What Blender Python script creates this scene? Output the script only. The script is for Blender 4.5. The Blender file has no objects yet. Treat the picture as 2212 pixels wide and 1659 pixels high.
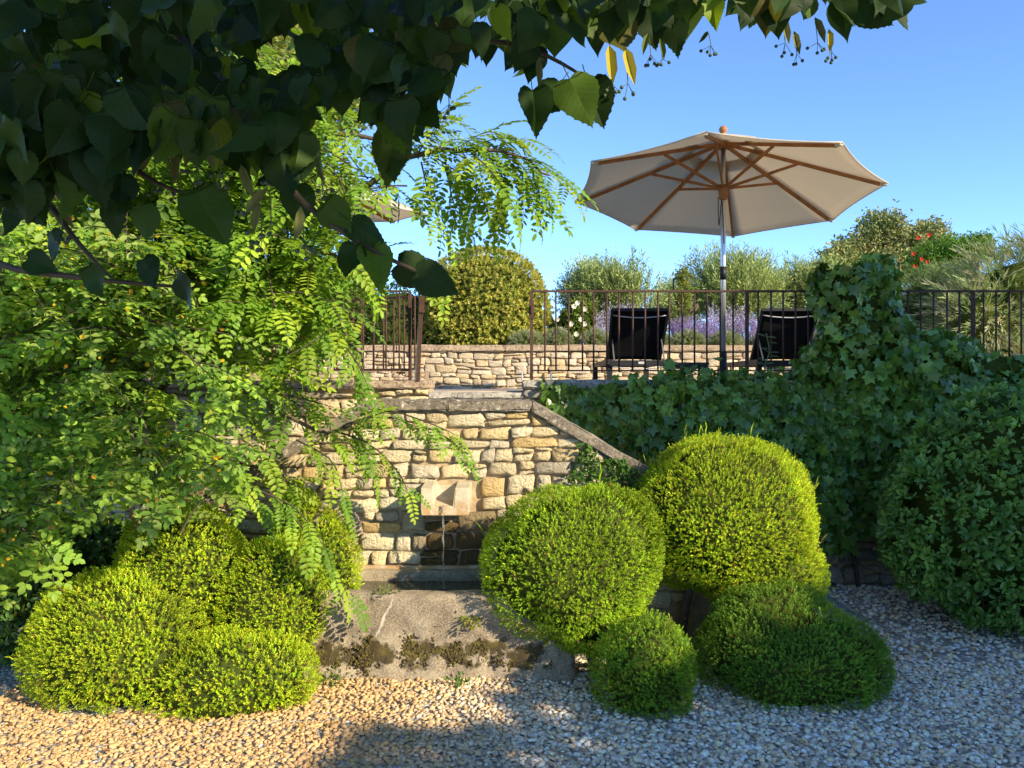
import bpy, bmesh, math, random
import numpy as np
from mathutils import Vector, Matrix

rng = np.random.default_rng(11)
random.seed(11)
S = bpy.context.scene
COL = S.collection

# ------------------------------------------------------------------ camera, sky, sun, exposure
EYE = 1.7
FPX = 819.0
cam_data = bpy.data.cameras.new('camera')
cam_data.sensor_width = 36.0
cam_data.lens = FPX / 1024.0 * 36.0
cam_data.clip_start = 0.05
cam_data.clip_end = 2000
cam = bpy.data.objects.new('camera', cam_data)
COL.objects.link(cam)
cam.location = (0, 0, EYE)
cam.rotation_euler = (math.radians(90), 0, 0)
S.camera = cam

SUN_AZ, SUN_EL = math.radians(130.0), math.radians(25.0)     # azimuth clockwise from +Y
sunv = Vector((math.sin(SUN_AZ) * math.cos(SUN_EL), math.cos(SUN_AZ) * math.cos(SUN_EL), math.sin(SUN_EL)))
world = bpy.data.worlds.new('World')
S.world = world
world.use_nodes = True
wn = world.node_tree
wn.nodes.clear()
sky = wn.nodes.new('ShaderNodeTexSky')
sky.sky_type = 'NISHITA'
sky.sun_disc = False
sky.sun_elevation = SUN_EL
sky.sun_rotation = SUN_AZ
sky.altitude = 5600
sky.air_density = 1.0
sky.dust_density = 0.0
sky.ozone_density = 2.9
bg = wn.nodes.new('ShaderNodeBackground')
bg.inputs['Strength'].default_value = 0.135
wo = wn.nodes.new('ShaderNodeOutputWorld')
hsv = wn.nodes.new('ShaderNodeHueSaturation')
hsv.inputs['Saturation'].default_value = 1.06
wn.links.new(sky.outputs[0], hsv.inputs['Color'])
wn.links.new(hsv.outputs[0], bg.inputs[0])
wn.links.new(bg.outputs[0], wo.inputs[0])

sd = bpy.data.lights.new('sun', 'SUN')
sd.energy = 3.05
sd.angle = math.radians(0.5)
sd.color = (1.0, 0.84, 0.60)
sun = bpy.data.objects.new('sun', sd)
COL.objects.link(sun)
sun.rotation_euler = (-sunv).to_track_quat('-Z', 'Y').to_euler()

S.view_settings.view_transform = 'Standard'
S.view_settings.look = 'None'
S.view_settings.exposure = 1.7
S.view_settings.gamma = 1.0
S.cycles.max_bounces = 6
S.cycles.diffuse_bounces = 4
S.cycles.transmission_bounces = 4
S.view_settings.use_curve_mapping = False

# ------------------------------------------------------------------ helpers
K = 1024.0 / 2212.0


def W(dx, dy, d):
    """a point seen at (dx, dy) of the 2212 px wide photograph, d metres away"""
    return np.array([(dx * K - 512) / FPX * d, d, EYE - (dy * K - 384) / FPX * d])


def proj(P):
    P = np.atleast_2d(P)
    y = np.maximum(P[:, 1], 1e-3)
    return np.stack([(512 + FPX * P[:, 0] / y) / K, (384 - FPX * (P[:, 2] - EYE) / y) / K], 1)


def unit(v):
    v = np.asarray(v, float)
    return v / np.maximum(np.linalg.norm(v, axis=-1, keepdims=True), 1e-9)


def rv(n, s=1.0):
    return rng.normal(size=(n, 3)) * s


def noise3(P, f=1.0, seed=0):
    """cheap smooth noise in about -1..1"""
    r = np.random.default_rng(1000 + seed)
    out = np.zeros(len(P))
    for o, a in ((1, .55), (2.1, .3), (4.3, .15)):
        for k in range(3):
            d = r.normal(size=3)
            out += a / 1.7 * np.sin(P @ d * f * o * 2.2 + r.uniform(0, 6.28))
    return out


def mesh_np(name, V, F, cols=None, smooth=False, luv=None):
    """F: array (M,k) or list of such arrays"""
    if not isinstance(F, (list, tuple)):
        F = [F]
    F = [np.asarray(f, dtype=np.int32) for f in F if len(f)]
    me = bpy.data.meshes.new(name)
    V = np.asarray(V, dtype=np.float32)
    me.vertices.add(len(V))
    me.vertices.foreach_set('co', V.ravel())
    loops = np.concatenate([f.ravel() for f in F])
    tot = np.concatenate([np.full(len(f), f.shape[1], dtype=np.int32) for f in F])
    start = np.concatenate([[0], np.cumsum(tot)[:-1]]).astype(np.int32)
    me.loops.add(len(loops))
    me.loops.foreach_set('vertex_index', loops)
    me.polygons.add(len(tot))
    me.polygons.foreach_set('loop_start', start)
    me.update(calc_edges=True)
    me.polygons.foreach_set('use_smooth', np.full(len(tot), bool(smooth)))
    if cols is not None:
        a = me.attributes.new('tint', 'FLOAT_COLOR', 'POINT')
        c = np.ones((len(V), 4), dtype=np.float32)
        c[:, :3] = cols
        a.data.foreach_set('color', c.ravel())
    if luv is not None:
        a = me.attributes.new('luv', 'FLOAT_VECTOR', 'POINT')
        a.data.foreach_set('vector', np.asarray(luv, dtype=np.float32).ravel())
    me.update()
    return me


def link(name, me, mat=None, parent=None, basis=None, color=None, kind=None):
    o = bpy.data.objects.new(name, me)
    COL.objects.link(o)
    if me is not None and mat is not None and not me.materials:
        me.materials.append(mat)
    if parent is not None:
        o.parent = parent
        o.matrix_parent_inverse = Matrix.Translation(-Vector(parent['base'])) if 'base' in parent else Matrix()
    if basis is not None:
        o.matrix_basis = basis
    if color is not None:
        o.color = (*color[:3], 1)
    if kind:
        o['kind'] = kind
    return o


def part(name, V, F, mat, parent=None, cols=None, smooth=False, kind=None, color=None):
    return link(name, mesh_np(name, V, F, cols, smooth), mat, parent, None, color, kind)


def tag(o, label, cat, group=None):
    o['label'] = label
    o['category'] = cat
    if group:
        o['group'] = group
    return o


BASES = []


def thing(name, label, cat, loc=(0, 0, 0), group=None):
    o = bpy.data.objects.new(name, None)
    COL.objects.link(o)
    o.empty_display_size = .1
    o.location = Vector([float(c) for c in loc])
    o['base'] = [float(c) for c in loc]
    BASES.append(o)
    return tag(o, label, cat, group)


def copy_tree(o, parent=None):
    c = o.copy()
    COL.objects.link(c)
    c.parent = parent
    for ch in list(o.children):
        copy_tree(ch, c)
    return c


def structure(name, V, F, mat, smooth=False):
    return part(name, V, F, mat, kind='structure', smooth=smooth)


class MB:
    """collects shapes into one mesh"""

    def __init__(s):
        s.V = []; s.F = {}; s.n = 0

    def add(s, V, F):
        V = np.asarray(V, float)
        if not isinstance(F, list):
            F = [F]
        for f in F:
            f = np.asarray(f)
            s.F.setdefault(f.shape[1], []).append(f + s.n)
        s.V.append(V); s.n += len(V)
        return s

    def arrays(s):
        return np.concatenate(s.V), [np.concatenate(v) for v in s.F.values()]

    def build(s, name, mat, parent=None, smooth=False, kind=None, cols=None, color=None):
        V, F = s.arrays()
        return part(name, V, F, mat, parent, cols, smooth, kind, color)


BOXF = np.array([[0, 1, 3, 2], [4, 6, 7, 5], [0, 4, 5, 1], [2, 3, 7, 6], [0, 2, 6, 4], [1, 5, 7, 3]])


def box(a, b):
    a = np.array(a, float); b = np.array(b, float)
    V = np.array([[x, y, z] for x in (a[0], b[0]) for y in (a[1], b[1]) for z in (a[2], b[2])])
    return V, BOXF


def beam(p, q, w, h, up=(0, 0, 1)):
    p = np.array(p, float); q = np.array(q, float)
    d = unit(q - p); u = np.array(up, float)
    s = np.cross(d, u)
    if np.linalg.norm(s) < 1e-4:
        s = np.cross(d, (1, 0, 0))
    s = unit(s); u = np.cross(s, d)
    V = np.array([e + s * a * w / 2 + u * b * h / 2 for e in (p, q) for a in (-1, 1) for b in (-1, 1)])
    return V, BOXF


def tube(pts, rad, n=6, cap=True):
    pts = np.array(pts, float)
    m = len(pts)
    rad = np.broadcast_to(np.array(rad, float), (m,))
    T = np.zeros_like(pts)
    T[1:-1] = pts[2:] - pts[:-2]; T[0] = pts[1] - pts[0]; T[-1] = pts[-1] - pts[-2]
    T = unit(T)
    ref = np.array([0.31, .2, .93]) if abs(T[0][2]) < .8 else np.array([1., .2, 0])
    A = unit(np.cross(T, ref)); B = np.cross(T, A)
    ang = np.arange(n) * 2 * math.pi / n
    V = pts[:, None] + rad[:, None, None] * (A[:, None] * np.cos(ang)[None, :, None] + B[:, None] * np.sin(ang)[None, :, None])
    V = V.reshape(-1, 3)
    i = np.arange(n); j = (i + 1) % n
    F = np.concatenate([np.stack([k * n + i, k * n + j, (k + 1) * n + j, (k + 1) * n + i], 1) for k in range(m - 1)])
    Fs = [F]
    if cap:
        Fs.append(np.array([list(range(n))[::-1], [(m - 1) * n + k for k in range(n)]]))
    return V, Fs


def smoothpath(P, n=10):
    P = np.array(P, float)
    t = np.linspace(0, len(P) - 1, n)
    i = np.clip(t.astype(int), 0, len(P) - 2)
    u = (t - i)[:, None]
    p0 = P[np.maximum(i - 1, 0)]; p1 = P[i]; p2 = P[i + 1]; p3 = P[np.minimum(i + 2, len(P) - 1)]
    return .5 * (2 * p1 + (p2 - p0) * u + (2 * p0 - 5 * p1 + 4 * p2 - p3) * u ** 2 + (3 * p1 - p0 - 3 * p2 + p3) * u ** 3)


def frames(dirs, normals):
    """rotation matrices: Y along dirs, Z near normals"""
    y = unit(dirs)
    z = normals - (normals * y).sum(-1, keepdims=True) * y
    z = unit(z)
    x = np.cross(y, z)
    return np.stack([x, y, z], -1)


def inst(T, F, pos, R, sc):
    """copy template (T verts, list F) to N places; sc (N,) or (N,3)"""
    N = len(pos); m = len(T)
    sc = np.asarray(sc, float)
    if sc.ndim == 1:
        sc = np.repeat(sc[:, None], 3, 1)
    V = np.einsum('nij,nmj->nmi', R, T[None] * sc[:, None]) + pos[:, None]
    off = (np.arange(N) * m)[:, None, None]
    Fs = [(np.asarray(f)[None] + off).reshape(-1, np.asarray(f).shape[1]) for f in (F if isinstance(F, list) else [F])]
    return V.reshape(-1, 3), Fs


def ellipsoid(c, r, nu=28, nv=16, namp=0.0, nf=1.0, seed=0, zmin=None):
    u = np.linspace(0, 2 * math.pi, nu, endpoint=False)
    v = np.linspace(0, math.pi, nv)
    D = np.array([[math.sin(b) * math.cos(a), math.sin(b) * math.sin(a), math.cos(b)] for b in v for a in u])
    P = np.array(c) + D * np.array(r)
    if namp:
        P = P + D * (noise3(P, nf, seed) * namp)[:, None]
    if zmin is not None:
        P[:, 2] = np.maximum(P[:, 2], zmin)
    i = np.arange(nu); j = (i + 1) % nu
    F = np.concatenate([np.stack([k * nu + i, (k + 1) * nu + i, (k + 1) * nu + j, k * nu + j], 1) for k in range(nv - 1)])
    return P, F


def mixcol(n, pal, jit=.15):
    pal = np.array(pal)
    return pal[rng.integers(0, len(pal), n)] * rng.uniform(1 - jit, 1 + jit, (n, 1))


def inpoly(P, poly):
    P = np.atleast_2d(P); poly = np.array(poly, float)
    x, y = P[:, 0], P[:, 1]
    c = np.zeros(len(P), bool)
    j = len(poly) - 1
    for i in range(len(poly)):
        xi, yi = poly[i]; xj, yj = poly[j]
        c ^= ((yi > y) != (yj > y)) & (x < (xj - xi) * (y - yi) / (yj - yi + 1e-12) + xi)
        j = i
    return c


# ------------------------------------------------------------------ materials
def newmat(name):
    m = bpy.data.materials.new(name)
    m.use_nodes = True
    nt = m.node_tree
    p = nt.nodes['Principled BSDF']
    return m, nt, p


def N(nt, typ, **kw):
    n = nt.nodes.new(typ)
    for k, v in kw.items():
        setattr(n, k, v)
    return n


def mixc(nt, fac, a, b, mode='MIX'):
    n = N(nt, 'ShaderNodeMix', data_type='RGBA', blend_type=mode)
    for sock, v in ((n.inputs[0], fac), (n.inputs[6], a), (n.inputs[7], b)):
        if hasattr(v, 'is_linked'):
            nt.links.new(v, sock)
        elif isinstance(v, (int, float)):
            sock.default_value = v
        else:
            sock.default_value = (*v[:3], 1)
    return n.outputs[2]


def ramp(nt, fac, stops):
    r = N(nt, 'ShaderNodeValToRGB')
    while len(r.color_ramp.elements) < len(stops):
        r.color_ramp.elements.new(.5)
    for e, (p, c) in zip(r.color_ramp.elements, stops):
        e.position = p
        e.color = (*c[:3], 1) if not isinstance(c, (int, float)) else (c, c, c, 1)
    nt.links.new(fac, r.inputs[0])
    return r.outputs[0]


def noise_tex(nt, scale, detail=6, rough=.6, coord='Object', dist=0.0):
    tc = N(nt, 'ShaderNodeTexCoord')
    n = N(nt, 'ShaderNodeTexNoise')
    n.inputs['Scale'].default_value = scale
    n.inputs['Detail'].default_value = detail
    n.inputs['Roughness'].default_value = rough
    n.inputs['Distortion'].default_value = dist
    nt.links.new(tc.outputs[coord], n.inputs['Vector'])
    return n.outputs['Fac']


def bump(nt, p, h, strength=.5, dist=.01):
    b = N(nt, 'ShaderNodeBump')
    b.inputs['Strength'].default_value = strength
    b.inputs['Distance'].default_value = dist
    nt.links.new(h, b.inputs['Height'])
    nt.links.new(b.outputs[0], p.inputs['Normal'])


def leafmat(name, trans=.35, rough=.5, spec=.3, tcol=(1.3, 1.25, .5), veins=False):
    m, nt, p = newmat(name)
    at = N(nt, 'ShaderNodeAttribute', attribute_name='tint')
    oi = N(nt, 'ShaderNodeObjectInfo')
    c = mixc(nt, 1.0, at.outputs['Color'], oi.outputs['Color'], 'MULTIPLY')
    if veins:
        lv = N(nt, 'ShaderNodeAttribute', attribute_name='luv')
        sx = N(nt, 'ShaderNodeSeparateXYZ'); nt.links.new(lv.outputs['Vector'], sx.inputs[0])
        ab = N(nt, 'ShaderNodeMath', operation='ABSOLUTE'); nt.links.new(sx.outputs[0], ab.inputs[0])
        ma = N(nt, 'ShaderNodeMath', operation='MULTIPLY'); nt.links.new(ab.outputs[0], ma.inputs[0]); ma.inputs[1].default_value = .75
        su = N(nt, 'ShaderNodeMath', operation='SUBTRACT'); nt.links.new(sx.outputs[1], su.inputs[0]); nt.links.new(ma.outputs[0], su.inputs[1])
        mu = N(nt, 'ShaderNodeMath', operation='MULTIPLY'); nt.links.new(su.outputs[0], mu.inputs[0]); mu.inputs[1].default_value = 7.0
        fr = N(nt, 'ShaderNodeMath', operation='FRACT'); nt.links.new(mu.outputs[0], fr.inputs[0])
        pp = N(nt, 'ShaderNodeMath', operation='PINGPONG'); nt.links.new(mu.outputs[0], pp.inputs[0]); pp.inputs[1].default_value = .5
        lt = N(nt, 'ShaderNodeMath', operation='LESS_THAN'); nt.links.new(pp.outputs[0], lt.inputs[0]); lt.inputs[1].default_value = .055
        l2 = N(nt, 'ShaderNodeMath', operation='LESS_THAN'); nt.links.new(ab.outputs[0], l2.inputs[0]); l2.inputs[1].default_value = .013
        mx = N(nt, 'ShaderNodeMath', operation='MAXIMUM'); nt.links.new(lt.outputs[0], mx.inputs[0]); nt.links.new(l2.outputs[0], mx.inputs[1])
        c2 = mixc(nt, 1.0, c, (1.28, 1.25, 1.3), 'MULTIPLY')
        c = mixc(nt, mx.outputs[0], c, c2)
        nf = noise_tex(nt, 30, 3, coord='Object')
        c = mixc(nt, 1.0, c, ramp(nt, nf, [(.3, .8), (.7, 1.15)]), 'MULTIPLY')
    nt.links.new(c, p.inputs['Base Color'])
    p.inputs['Roughness'].default_value = rough
    p.inputs['Specular IOR Level'].default_value = spec
    if trans > 0:
        tr = N(nt, 'ShaderNodeBsdfTranslucent')
        nt.links.new(mixc(nt, 1.0, c, tcol, 'MULTIPLY'), tr.inputs[0])
        mx = N(nt, 'ShaderNodeMixShader')
        mx.inputs[0].default_value = trans
        nt.links.new(p.outputs[0], mx.inputs[1]); nt.links.new(tr.outputs[0], mx.inputs[2])
        nt.links.new(mx.outputs[0], nt.nodes['Material Output'].inputs[0])
    return m


def plain(name, c, rough=.6, metal=0.0, spec=.4, vary=0.0, vscale=20, bumps=0.0, bscale=80):
    m, nt, p = newmat(name)
    p.inputs['Base Color'].default_value = (*c, 1)
    p.inputs['Roughness'].default_value = rough
    p.inputs['Metallic'].default_value = metal
    p.inputs['Specular IOR Level'].default_value = spec
    if vary:
        f = noise_tex(nt, vscale)
        lo = tuple(x * (1 - vary) for x in c); hi = tuple(min(1, x * (1 + vary)) for x in c)
        nt.links.new(ramp(nt, f, [(.3, lo), (.7, hi)]), p.inputs['Base Color'])
    if bumps:
        bump(nt, p, noise_tex(nt, bscale), bumps, .004)
    return m


M = {}
M['linden'] = leafmat('linden_leaf', .30, .55, .18, (1.7, 1.7, .3), veins=True)
M['robinia'] = leafmat('robinia_leaf', .42, .5, .25, (1.5, 1.35, .3))
M['box'] = leafmat('box_leaf', .36, .5, .18, (1.5, 1.3, .35))
M['ivy'] = leafmat('ivy_leaf', .15, .34, .5)
M['olive'] = leafmat('olive_leaf', .25, .55, .3, (1.2, 1.1, .7))
M['flower'] = leafmat('petal', .3, .6, .2, (1, 1, 1))
M['berry'] = plain('berry', (.05, .075, .035), .6, vary=.3, vscale=90)
M['bark'] = plain('bark', (.095, .07, .048), .9, vary=.35, vscale=25, bumps=.6, bscale=45)
M['twig'] = plain('twig', (.055, .042, .025), .85, vary=.3)
M['greentwig'] = plain('green_twig', (.10, .13, .04), .7)
M['core'] = plain('inner_twigs', (.045, .06, .012), 1.0, spec=0.0, vary=.4, vscale=40, bumps=.8, bscale=60)
M['rust'] = plain('rusted_iron', (.062, .028, .020), .75, vary=.45, vscale=35, bumps=.4, bscale=120)
M['black'] = plain('black_sling', (.006, .006, .007), .8, spec=.15, vary=.15, vscale=200)
M['frame'] = plain('dark_frame', (.012, .013, .015), .5, spec=.3)
M['palestrap'] = plain('pale_piping', (.42, .42, .42), .6)
M['wood'] = plain('oiled_wood', (.36, .15, .045), .55, vary=.3, vscale=14)
M['postwood'] = plain('weathered_wood', (.30, .22, .15), .85, vary=.3, vscale=30, bumps=.5)
M['alu'] = plain('aluminium', (.62, .62, .6), .32, metal=.9)
M['whitecloth'] = plain('white_cloth', (.75, .75, .73), .9)
M['soil'] = plain('soil', (.09, .065, .045), .95, vary=.4, vscale=8, bumps=.8, bscale=20)


def canvas_mat():
    m, nt, p = newmat('cream_canvas')
    f = noise_tex(nt, 3.0, 4)
    c = ramp(nt, f, [(.3, (.70, .645, .54)), (.7, (.76, .705, .6))])
    nt.links.new(c, p.inputs['Base Color'])
    p.inputs['Roughness'].default_value = .9
    w = noise_tex(nt, 400, 2)
    bump(nt, p, w, .15, .001)
    tr = N(nt, 'ShaderNodeBsdfTranslucent'); tr.inputs[0].default_value = (.74, .67, .55, 1)
    mx = N(nt, 'ShaderNodeMixShader'); mx.inputs[0].default_value = .5
    nt.links.new(p.outputs[0], mx.inputs[1]); nt.links.new(tr.outputs[0], mx.inputs[2])
    nt.links.new(mx.outputs[0], nt.nodes['Material Output'].inputs[0])
    return m


M['canvas'] = canvas_mat()


def stone_mat():
    m, nt, p = newmat('limestone')
    oi = N(nt, 'ShaderNodeObjectInfo')
    f = noise_tex(nt, 9, 8, .65, 'Object')
    g = noise_tex(nt, 45, 6, .7, 'Object')
    c = mixc(nt, 1.0, oi.outputs['Color'], ramp(nt, f, [(.25, (.62, .56, .5)), (.5, (1, 1, 1)), (.78, (1.22, 1.2, 1.12))]), 'MULTIPLY')
    c = mixc(nt, ramp(nt, g, [(.62, 0), (.75, .5)]), c, (.13, .11, .08))
    nt.links.new(c, p.inputs['Base Color'])
    p.inputs['Roughness'].default_value = .92
    p.inputs['Specular IOR Level'].default_value = .2
    ad = N(nt, 'ShaderNodeMath', operation='ADD'); nt.links.new(f, ad.inputs[0]); nt.links.new(g, ad.inputs[1])
    bump(nt, p, ad.outputs[0], 1.0, .035)
    return m


M['stone'] = stone_mat()
M['mortar'] = plain('lime_mortar', (.36, .275, .165), .95, vary=.3, vscale=18, bumps=.8, bscale=50)


def coping_mat(name, base, lich):
    m, nt, p = newmat(name)
    f = noise_tex(nt, 12, 10, .8)
    g = noise_tex(nt, 38, 6, .75)
    c = ramp(nt, f, [(.36, lich), (.52, base), (.72, tuple(min(1, x * 1.35) for x in base))])
    c = mixc(nt, ramp(nt, g, [(.58, 0), (.63, .85)]), c, (.6, .55, .46))
    c = mixc(nt, ramp(nt, g, [(.38, .9), (.47, 0)]), c, (.05, .042, .03))
    nt.links.new(c, p.inputs['Base Color'])
    p.inputs['Roughness'].default_value = .95
    bump(nt, p, g, .6, .01)
    return m


M['coping'] = coping_mat('lichen_coping', (.21, .175, .13), (.07, .058, .04))
M['slab'] = coping_mat('grey_slab', (.36, .34, .30), (.2, .185, .16))
M['backcoping'] = coping_mat('tan_coping', (.36, .27, .18), (.22, .165, .11))


def trough_mat():
    m, nt, p = newmat('trough_stone')
    tc = N(nt, 'ShaderNodeTexCoord')
    sx = N(nt, 'ShaderNodeSeparateXYZ'); nt.links.new(tc.outputs['Object'], sx.inputs[0])
    f = noise_tex(nt, 7, 10, .7)
    g = noise_tex(nt, 95, 8, .8)
    c = ramp(nt, f, [(.3, (.165, .125, .08)), (.5, (.32, .255, .17)), (.72, (.50, .43, .30))])
    c = mixc(nt, ramp(nt, g, [(.50, 0), (.64, .75)]), c, (.60, .52, .37))
    c = mixc(nt, ramp(nt, g, [(.34, .85), (.47, 0)]), c, (.10, .072, .05))
    # moss band low on the face
    zn = N(nt, 'ShaderNodeMath', operation='MULTIPLY_ADD'); nt.links.new(noise_tex(nt, 5.0, 5, .6), zn.inputs[0]); zn.inputs[1].default_value = .30; nt.links.new(sx.outputs[2], zn.inputs[2])
    lowm = N(nt, 'ShaderNodeMapRange'); nt.links.new(zn.outputs[0], lowm.inputs[0])
    lowm.inputs[1].default_value = .375; lowm.inputs[2].default_value = .345
    h2 = N(nt, 'ShaderNodeMapRange'); nt.links.new(zn.outputs[0], h2.inputs[0])
    h2.inputs[1].default_value = .205; h2.inputs[2].default_value = .225
    bl = N(nt, 'ShaderNodeMath', operation='MULTIPLY'); nt.links.new(lowm.outputs[0], bl.inputs[0]); nt.links.new(h2.outputs[0], bl.inputs[1])
    mo = noise_tex(nt, 4.2, 8, .72, dist=.3)
    ms = ramp(nt, mo, [(.46, 0), (.50, 1)])
    mm = N(nt, 'ShaderNodeMath', operation='MULTIPLY'); nt.links.new(bl.outputs[0], mm.inputs[0]); nt.links.new(ms, mm.inputs[1])
    mc = ramp(nt, noise_tex(nt, 11, 4), [(.35, (.05, .034, .018)), (.5, (.075, .055, .018)), (.68, (.14, .115, .02))])
    c = mixc(nt, mm.outputs[0], c, mc)
    # pale diagonal vein  x = X0 + slope*(z-z0)
    wob = noise_tex(nt, 9, 3)
    lz = N(nt, 'ShaderNodeMath', operation='MULTIPLY_ADD'); nt.links.new(sx.outputs[2], lz.inputs[0]); lz.inputs[1].default_value = .45; lz.inputs[2].default_value = -.945
    w2 = N(nt, 'ShaderNodeMath', operation='MULTIPLY_ADD'); nt.links.new(wob, w2.inputs[0]); w2.inputs[1].default_value = .10; nt.links.new(lz.outputs[0], w2.inputs[2])
    df = N(nt, 'ShaderNodeMath', operation='SUBTRACT'); nt.links.new(sx.outputs[0], df.inputs[0]); nt.links.new(w2.outputs[0], df.inputs[1])
    ab = N(nt, 'ShaderNodeMath', operation='ABSOLUTE'); nt.links.new(df.outputs[0], ab.inputs[0])
    lt = N(nt, 'ShaderNodeMapRange'); nt.links.new(ab.outputs[0], lt.inputs[0]); lt.inputs[1].default_value = .009; lt.inputs[2].default_value = .005
    hz = N(nt, 'ShaderNodeMath', operation='GREATER_THAN'); nt.links.new(sx.outputs[2], hz.inputs[0]); hz.inputs[1].default_value = .23
    h3 = N(nt, 'ShaderNodeMath', operation='LESS_THAN'); nt.links.new(sx.outputs[2], h3.inputs[0]); h3.inputs[1].default_value = .455
    v1 = N(nt, 'ShaderNodeMath', operation='MULTIPLY'); nt.links.new(lt.outputs[0], v1.inputs[0]); nt.links.new(hz.outputs[0], v1.inputs[1])
    v2 = N(nt, 'ShaderNodeMath', operation='MULTIPLY'); nt.links.new(v1.outputs[0], v2.inputs[0]); nt.links.new(h3.outputs[0], v2.inputs[1])
    c = mixc(nt, v2.outputs[0], c, (.62, .54, .42))
    nt.links.new(c, p.inputs['Base Color'])
    p.inputs['Roughness'].default_value = .95
    ad = N(nt, 'ShaderNodeMath', operation='MULTIPLY_ADD'); nt.links.new(mm.outputs[0], ad.inputs[0]); ad.inputs[1].default_value = .6; nt.links.new(g, ad.inputs[2])
    bump(nt, p, ad.outputs[0], .8, .02)
    return m


M['trough'] = trough_mat()


def spout_mat():
    m, nt, p = newmat('spout_stone')
    f = noise_tex(nt, 8, 8, .7)
    c = ramp(nt, f, [(.3, (.40, .335, .225)), (.6, (.57, .495, .36)), (.8, (.64, .57, .44))])
    tc = N(nt, 'ShaderNodeTexCoord')
    sx = N(nt, 'ShaderNodeSeparateXYZ'); nt.links.new(tc.outputs['Object'], sx.inputs[0])
    a = N(nt, 'ShaderNodeMapRange'); nt.links.new(sx.outputs[2], a.inputs[0]); a.inputs[1].default_value = .985; a.inputs[2].default_value = .92
    g = noise_tex(nt, 13, 6, .7)
    mu = N(nt, 'ShaderNodeMath', operation='MULTIPLY'); nt.links.new(a.outputs[0], mu.inputs[0]); nt.links.new(ramp(nt, g, [(.35, 0), (.55, 1)]), mu.inputs[1])
    c = mixc(nt, mu.outputs[0], c, (.40, .25, .11))
    nt.links.new(c, p.inputs['Base Color'])
    p.inputs['Roughness'].default_value = .85
    bump(nt, p, noise_tex(nt, 60), .5, .008)
    return m


M['spout'] = spout_mat()


def water_mat():
    m, nt, p = newmat('trough_water')
    p.inputs['Base Color'].default_value = (.06, .06, .035, 1)
    p.inputs['Roughness'].default_value = .04
    p.inputs['Specular IOR Level'].default_value = .5
    bump(nt, p, noise_tex(nt, 16, 2), .25, .01)
    return m


M['water'] = water_mat()
m_, nt_, p_ = newmat('falling_water')
p_.inputs['Transmission Weight'].default_value = .9
p_.inputs['Roughness'].default_value = .05
p_.inputs['IOR'].default_value = 1.33
M['stream'] = m_


def gravel_ground_mat():
    m, nt, p = newmat('gravel_bed')
    tc = N(nt, 'ShaderNodeTexCoord')
    v = N(nt, 'ShaderNodeTexVoronoi'); v.inputs['Scale'].default_value = 42
    nt.links.new(tc.outputs['Object'], v.inputs['Vector'])
    sp = N(nt, 'ShaderNodeSeparateColor'); nt.links.new(v.outputs['Color'], sp.inputs[0])
    c = ramp(nt, sp.outputs[0], [(.1, (.26, .22, .17)), (.4, (.40, .34, .26)), (.7, (.52, .46, .38)), (.95, (.65, .61, .55))])
    nt.links.new(c, p.inputs['Base Color'])
    p.inputs['Roughness'].default_value = .9
    iv = N(nt, 'ShaderNodeMath', operation='SUBTRACT'); iv.inputs[0].default_value = 1; nt.links.new(v.outputs['Distance'], iv.inputs[1])
    bump(nt, p, iv.outputs[0], .9, .02)
    return m


M['ground'] = gravel_ground_mat()


def pebble_mat():
    m, nt, p = newmat('pebble')
    at = N(nt, 'ShaderNodeAttribute', attribute_name='tint')
    f = noise_tex(nt, 60, 4)
    c = mixc(nt, 1.0, at.outputs['Color'], ramp(nt, f, [(.3, .82), (.7, 1.12)]), 'MULTIPLY')
    nt.links.new(c, p.inputs['Base Color'])
    p.inputs['Roughness'].default_value = .75
    p.inputs['Specular IOR Level'].default_value = .3
    return m


M['pebble'] = pebble_mat()
M['paving'] = plain('terrace_paving', (.42, .35, .27), .9, vary=.2, vscale=6, bumps=.3)
M['plaster'] = plain('lime_plaster', (.5, .42, .32), .95, vary=.12, vscale=3, bumps=.3)
M['tile'] = plain('roof_tile', (.36, .19, .11), .9, vary=.3, vscale=12)

# ------------------------------------------------------------------ the ground
YF, YR, YB = 5.45, 6.95, 11.0          # fountain wall, retaining walls, planter wall
ZT, ZU = 1.64, 2.12                     # terrace floor, soil of the upper bed
V = np.array([[-300, -300, 0], [300, -300, 0], [300, 300, 0], [-300, 300, 0]], float)
structure('gravel_ground', V, np.array([[0, 1, 2, 3]]), M['ground'])
structure('terrace_floor', *box((-9, YR + .06, ZT - .3), (9, YB + .02, ZT)), M['paving'])
structure('upper_garden_soil', *box((-60, YB + .10, ZU - .5), (60, 90, ZU)), M['soil'])

# gravel pebbles
ico = bmesh.new(); bmesh.ops.create_icosphere(ico, subdivisions=1, radius=1)
IV = np.array([v.co[:] for v in ico.verts]); IF = np.array([[v.index for v in f.verts] for f in ico.faces]); ico.free()
PAL = np.array([[.40, .38, .35], [.52, .47, .40], [.31, .26, .21], [.62, .59, .54], [.45, .35, .24], [.22, .20, .19], [.36, .35, .345], [.50, .40, .28], [.44, .42, .40]])


def gravel(n, x0, x1, y0, y1, smin, smax):
    P = np.stack([rng.uniform(x0, x1, n), rng.uniform(y0, y1, n), rng.uniform(-.002, .012, n)], 1)
    return P, rng.uniform(smin, smax, n)


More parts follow.
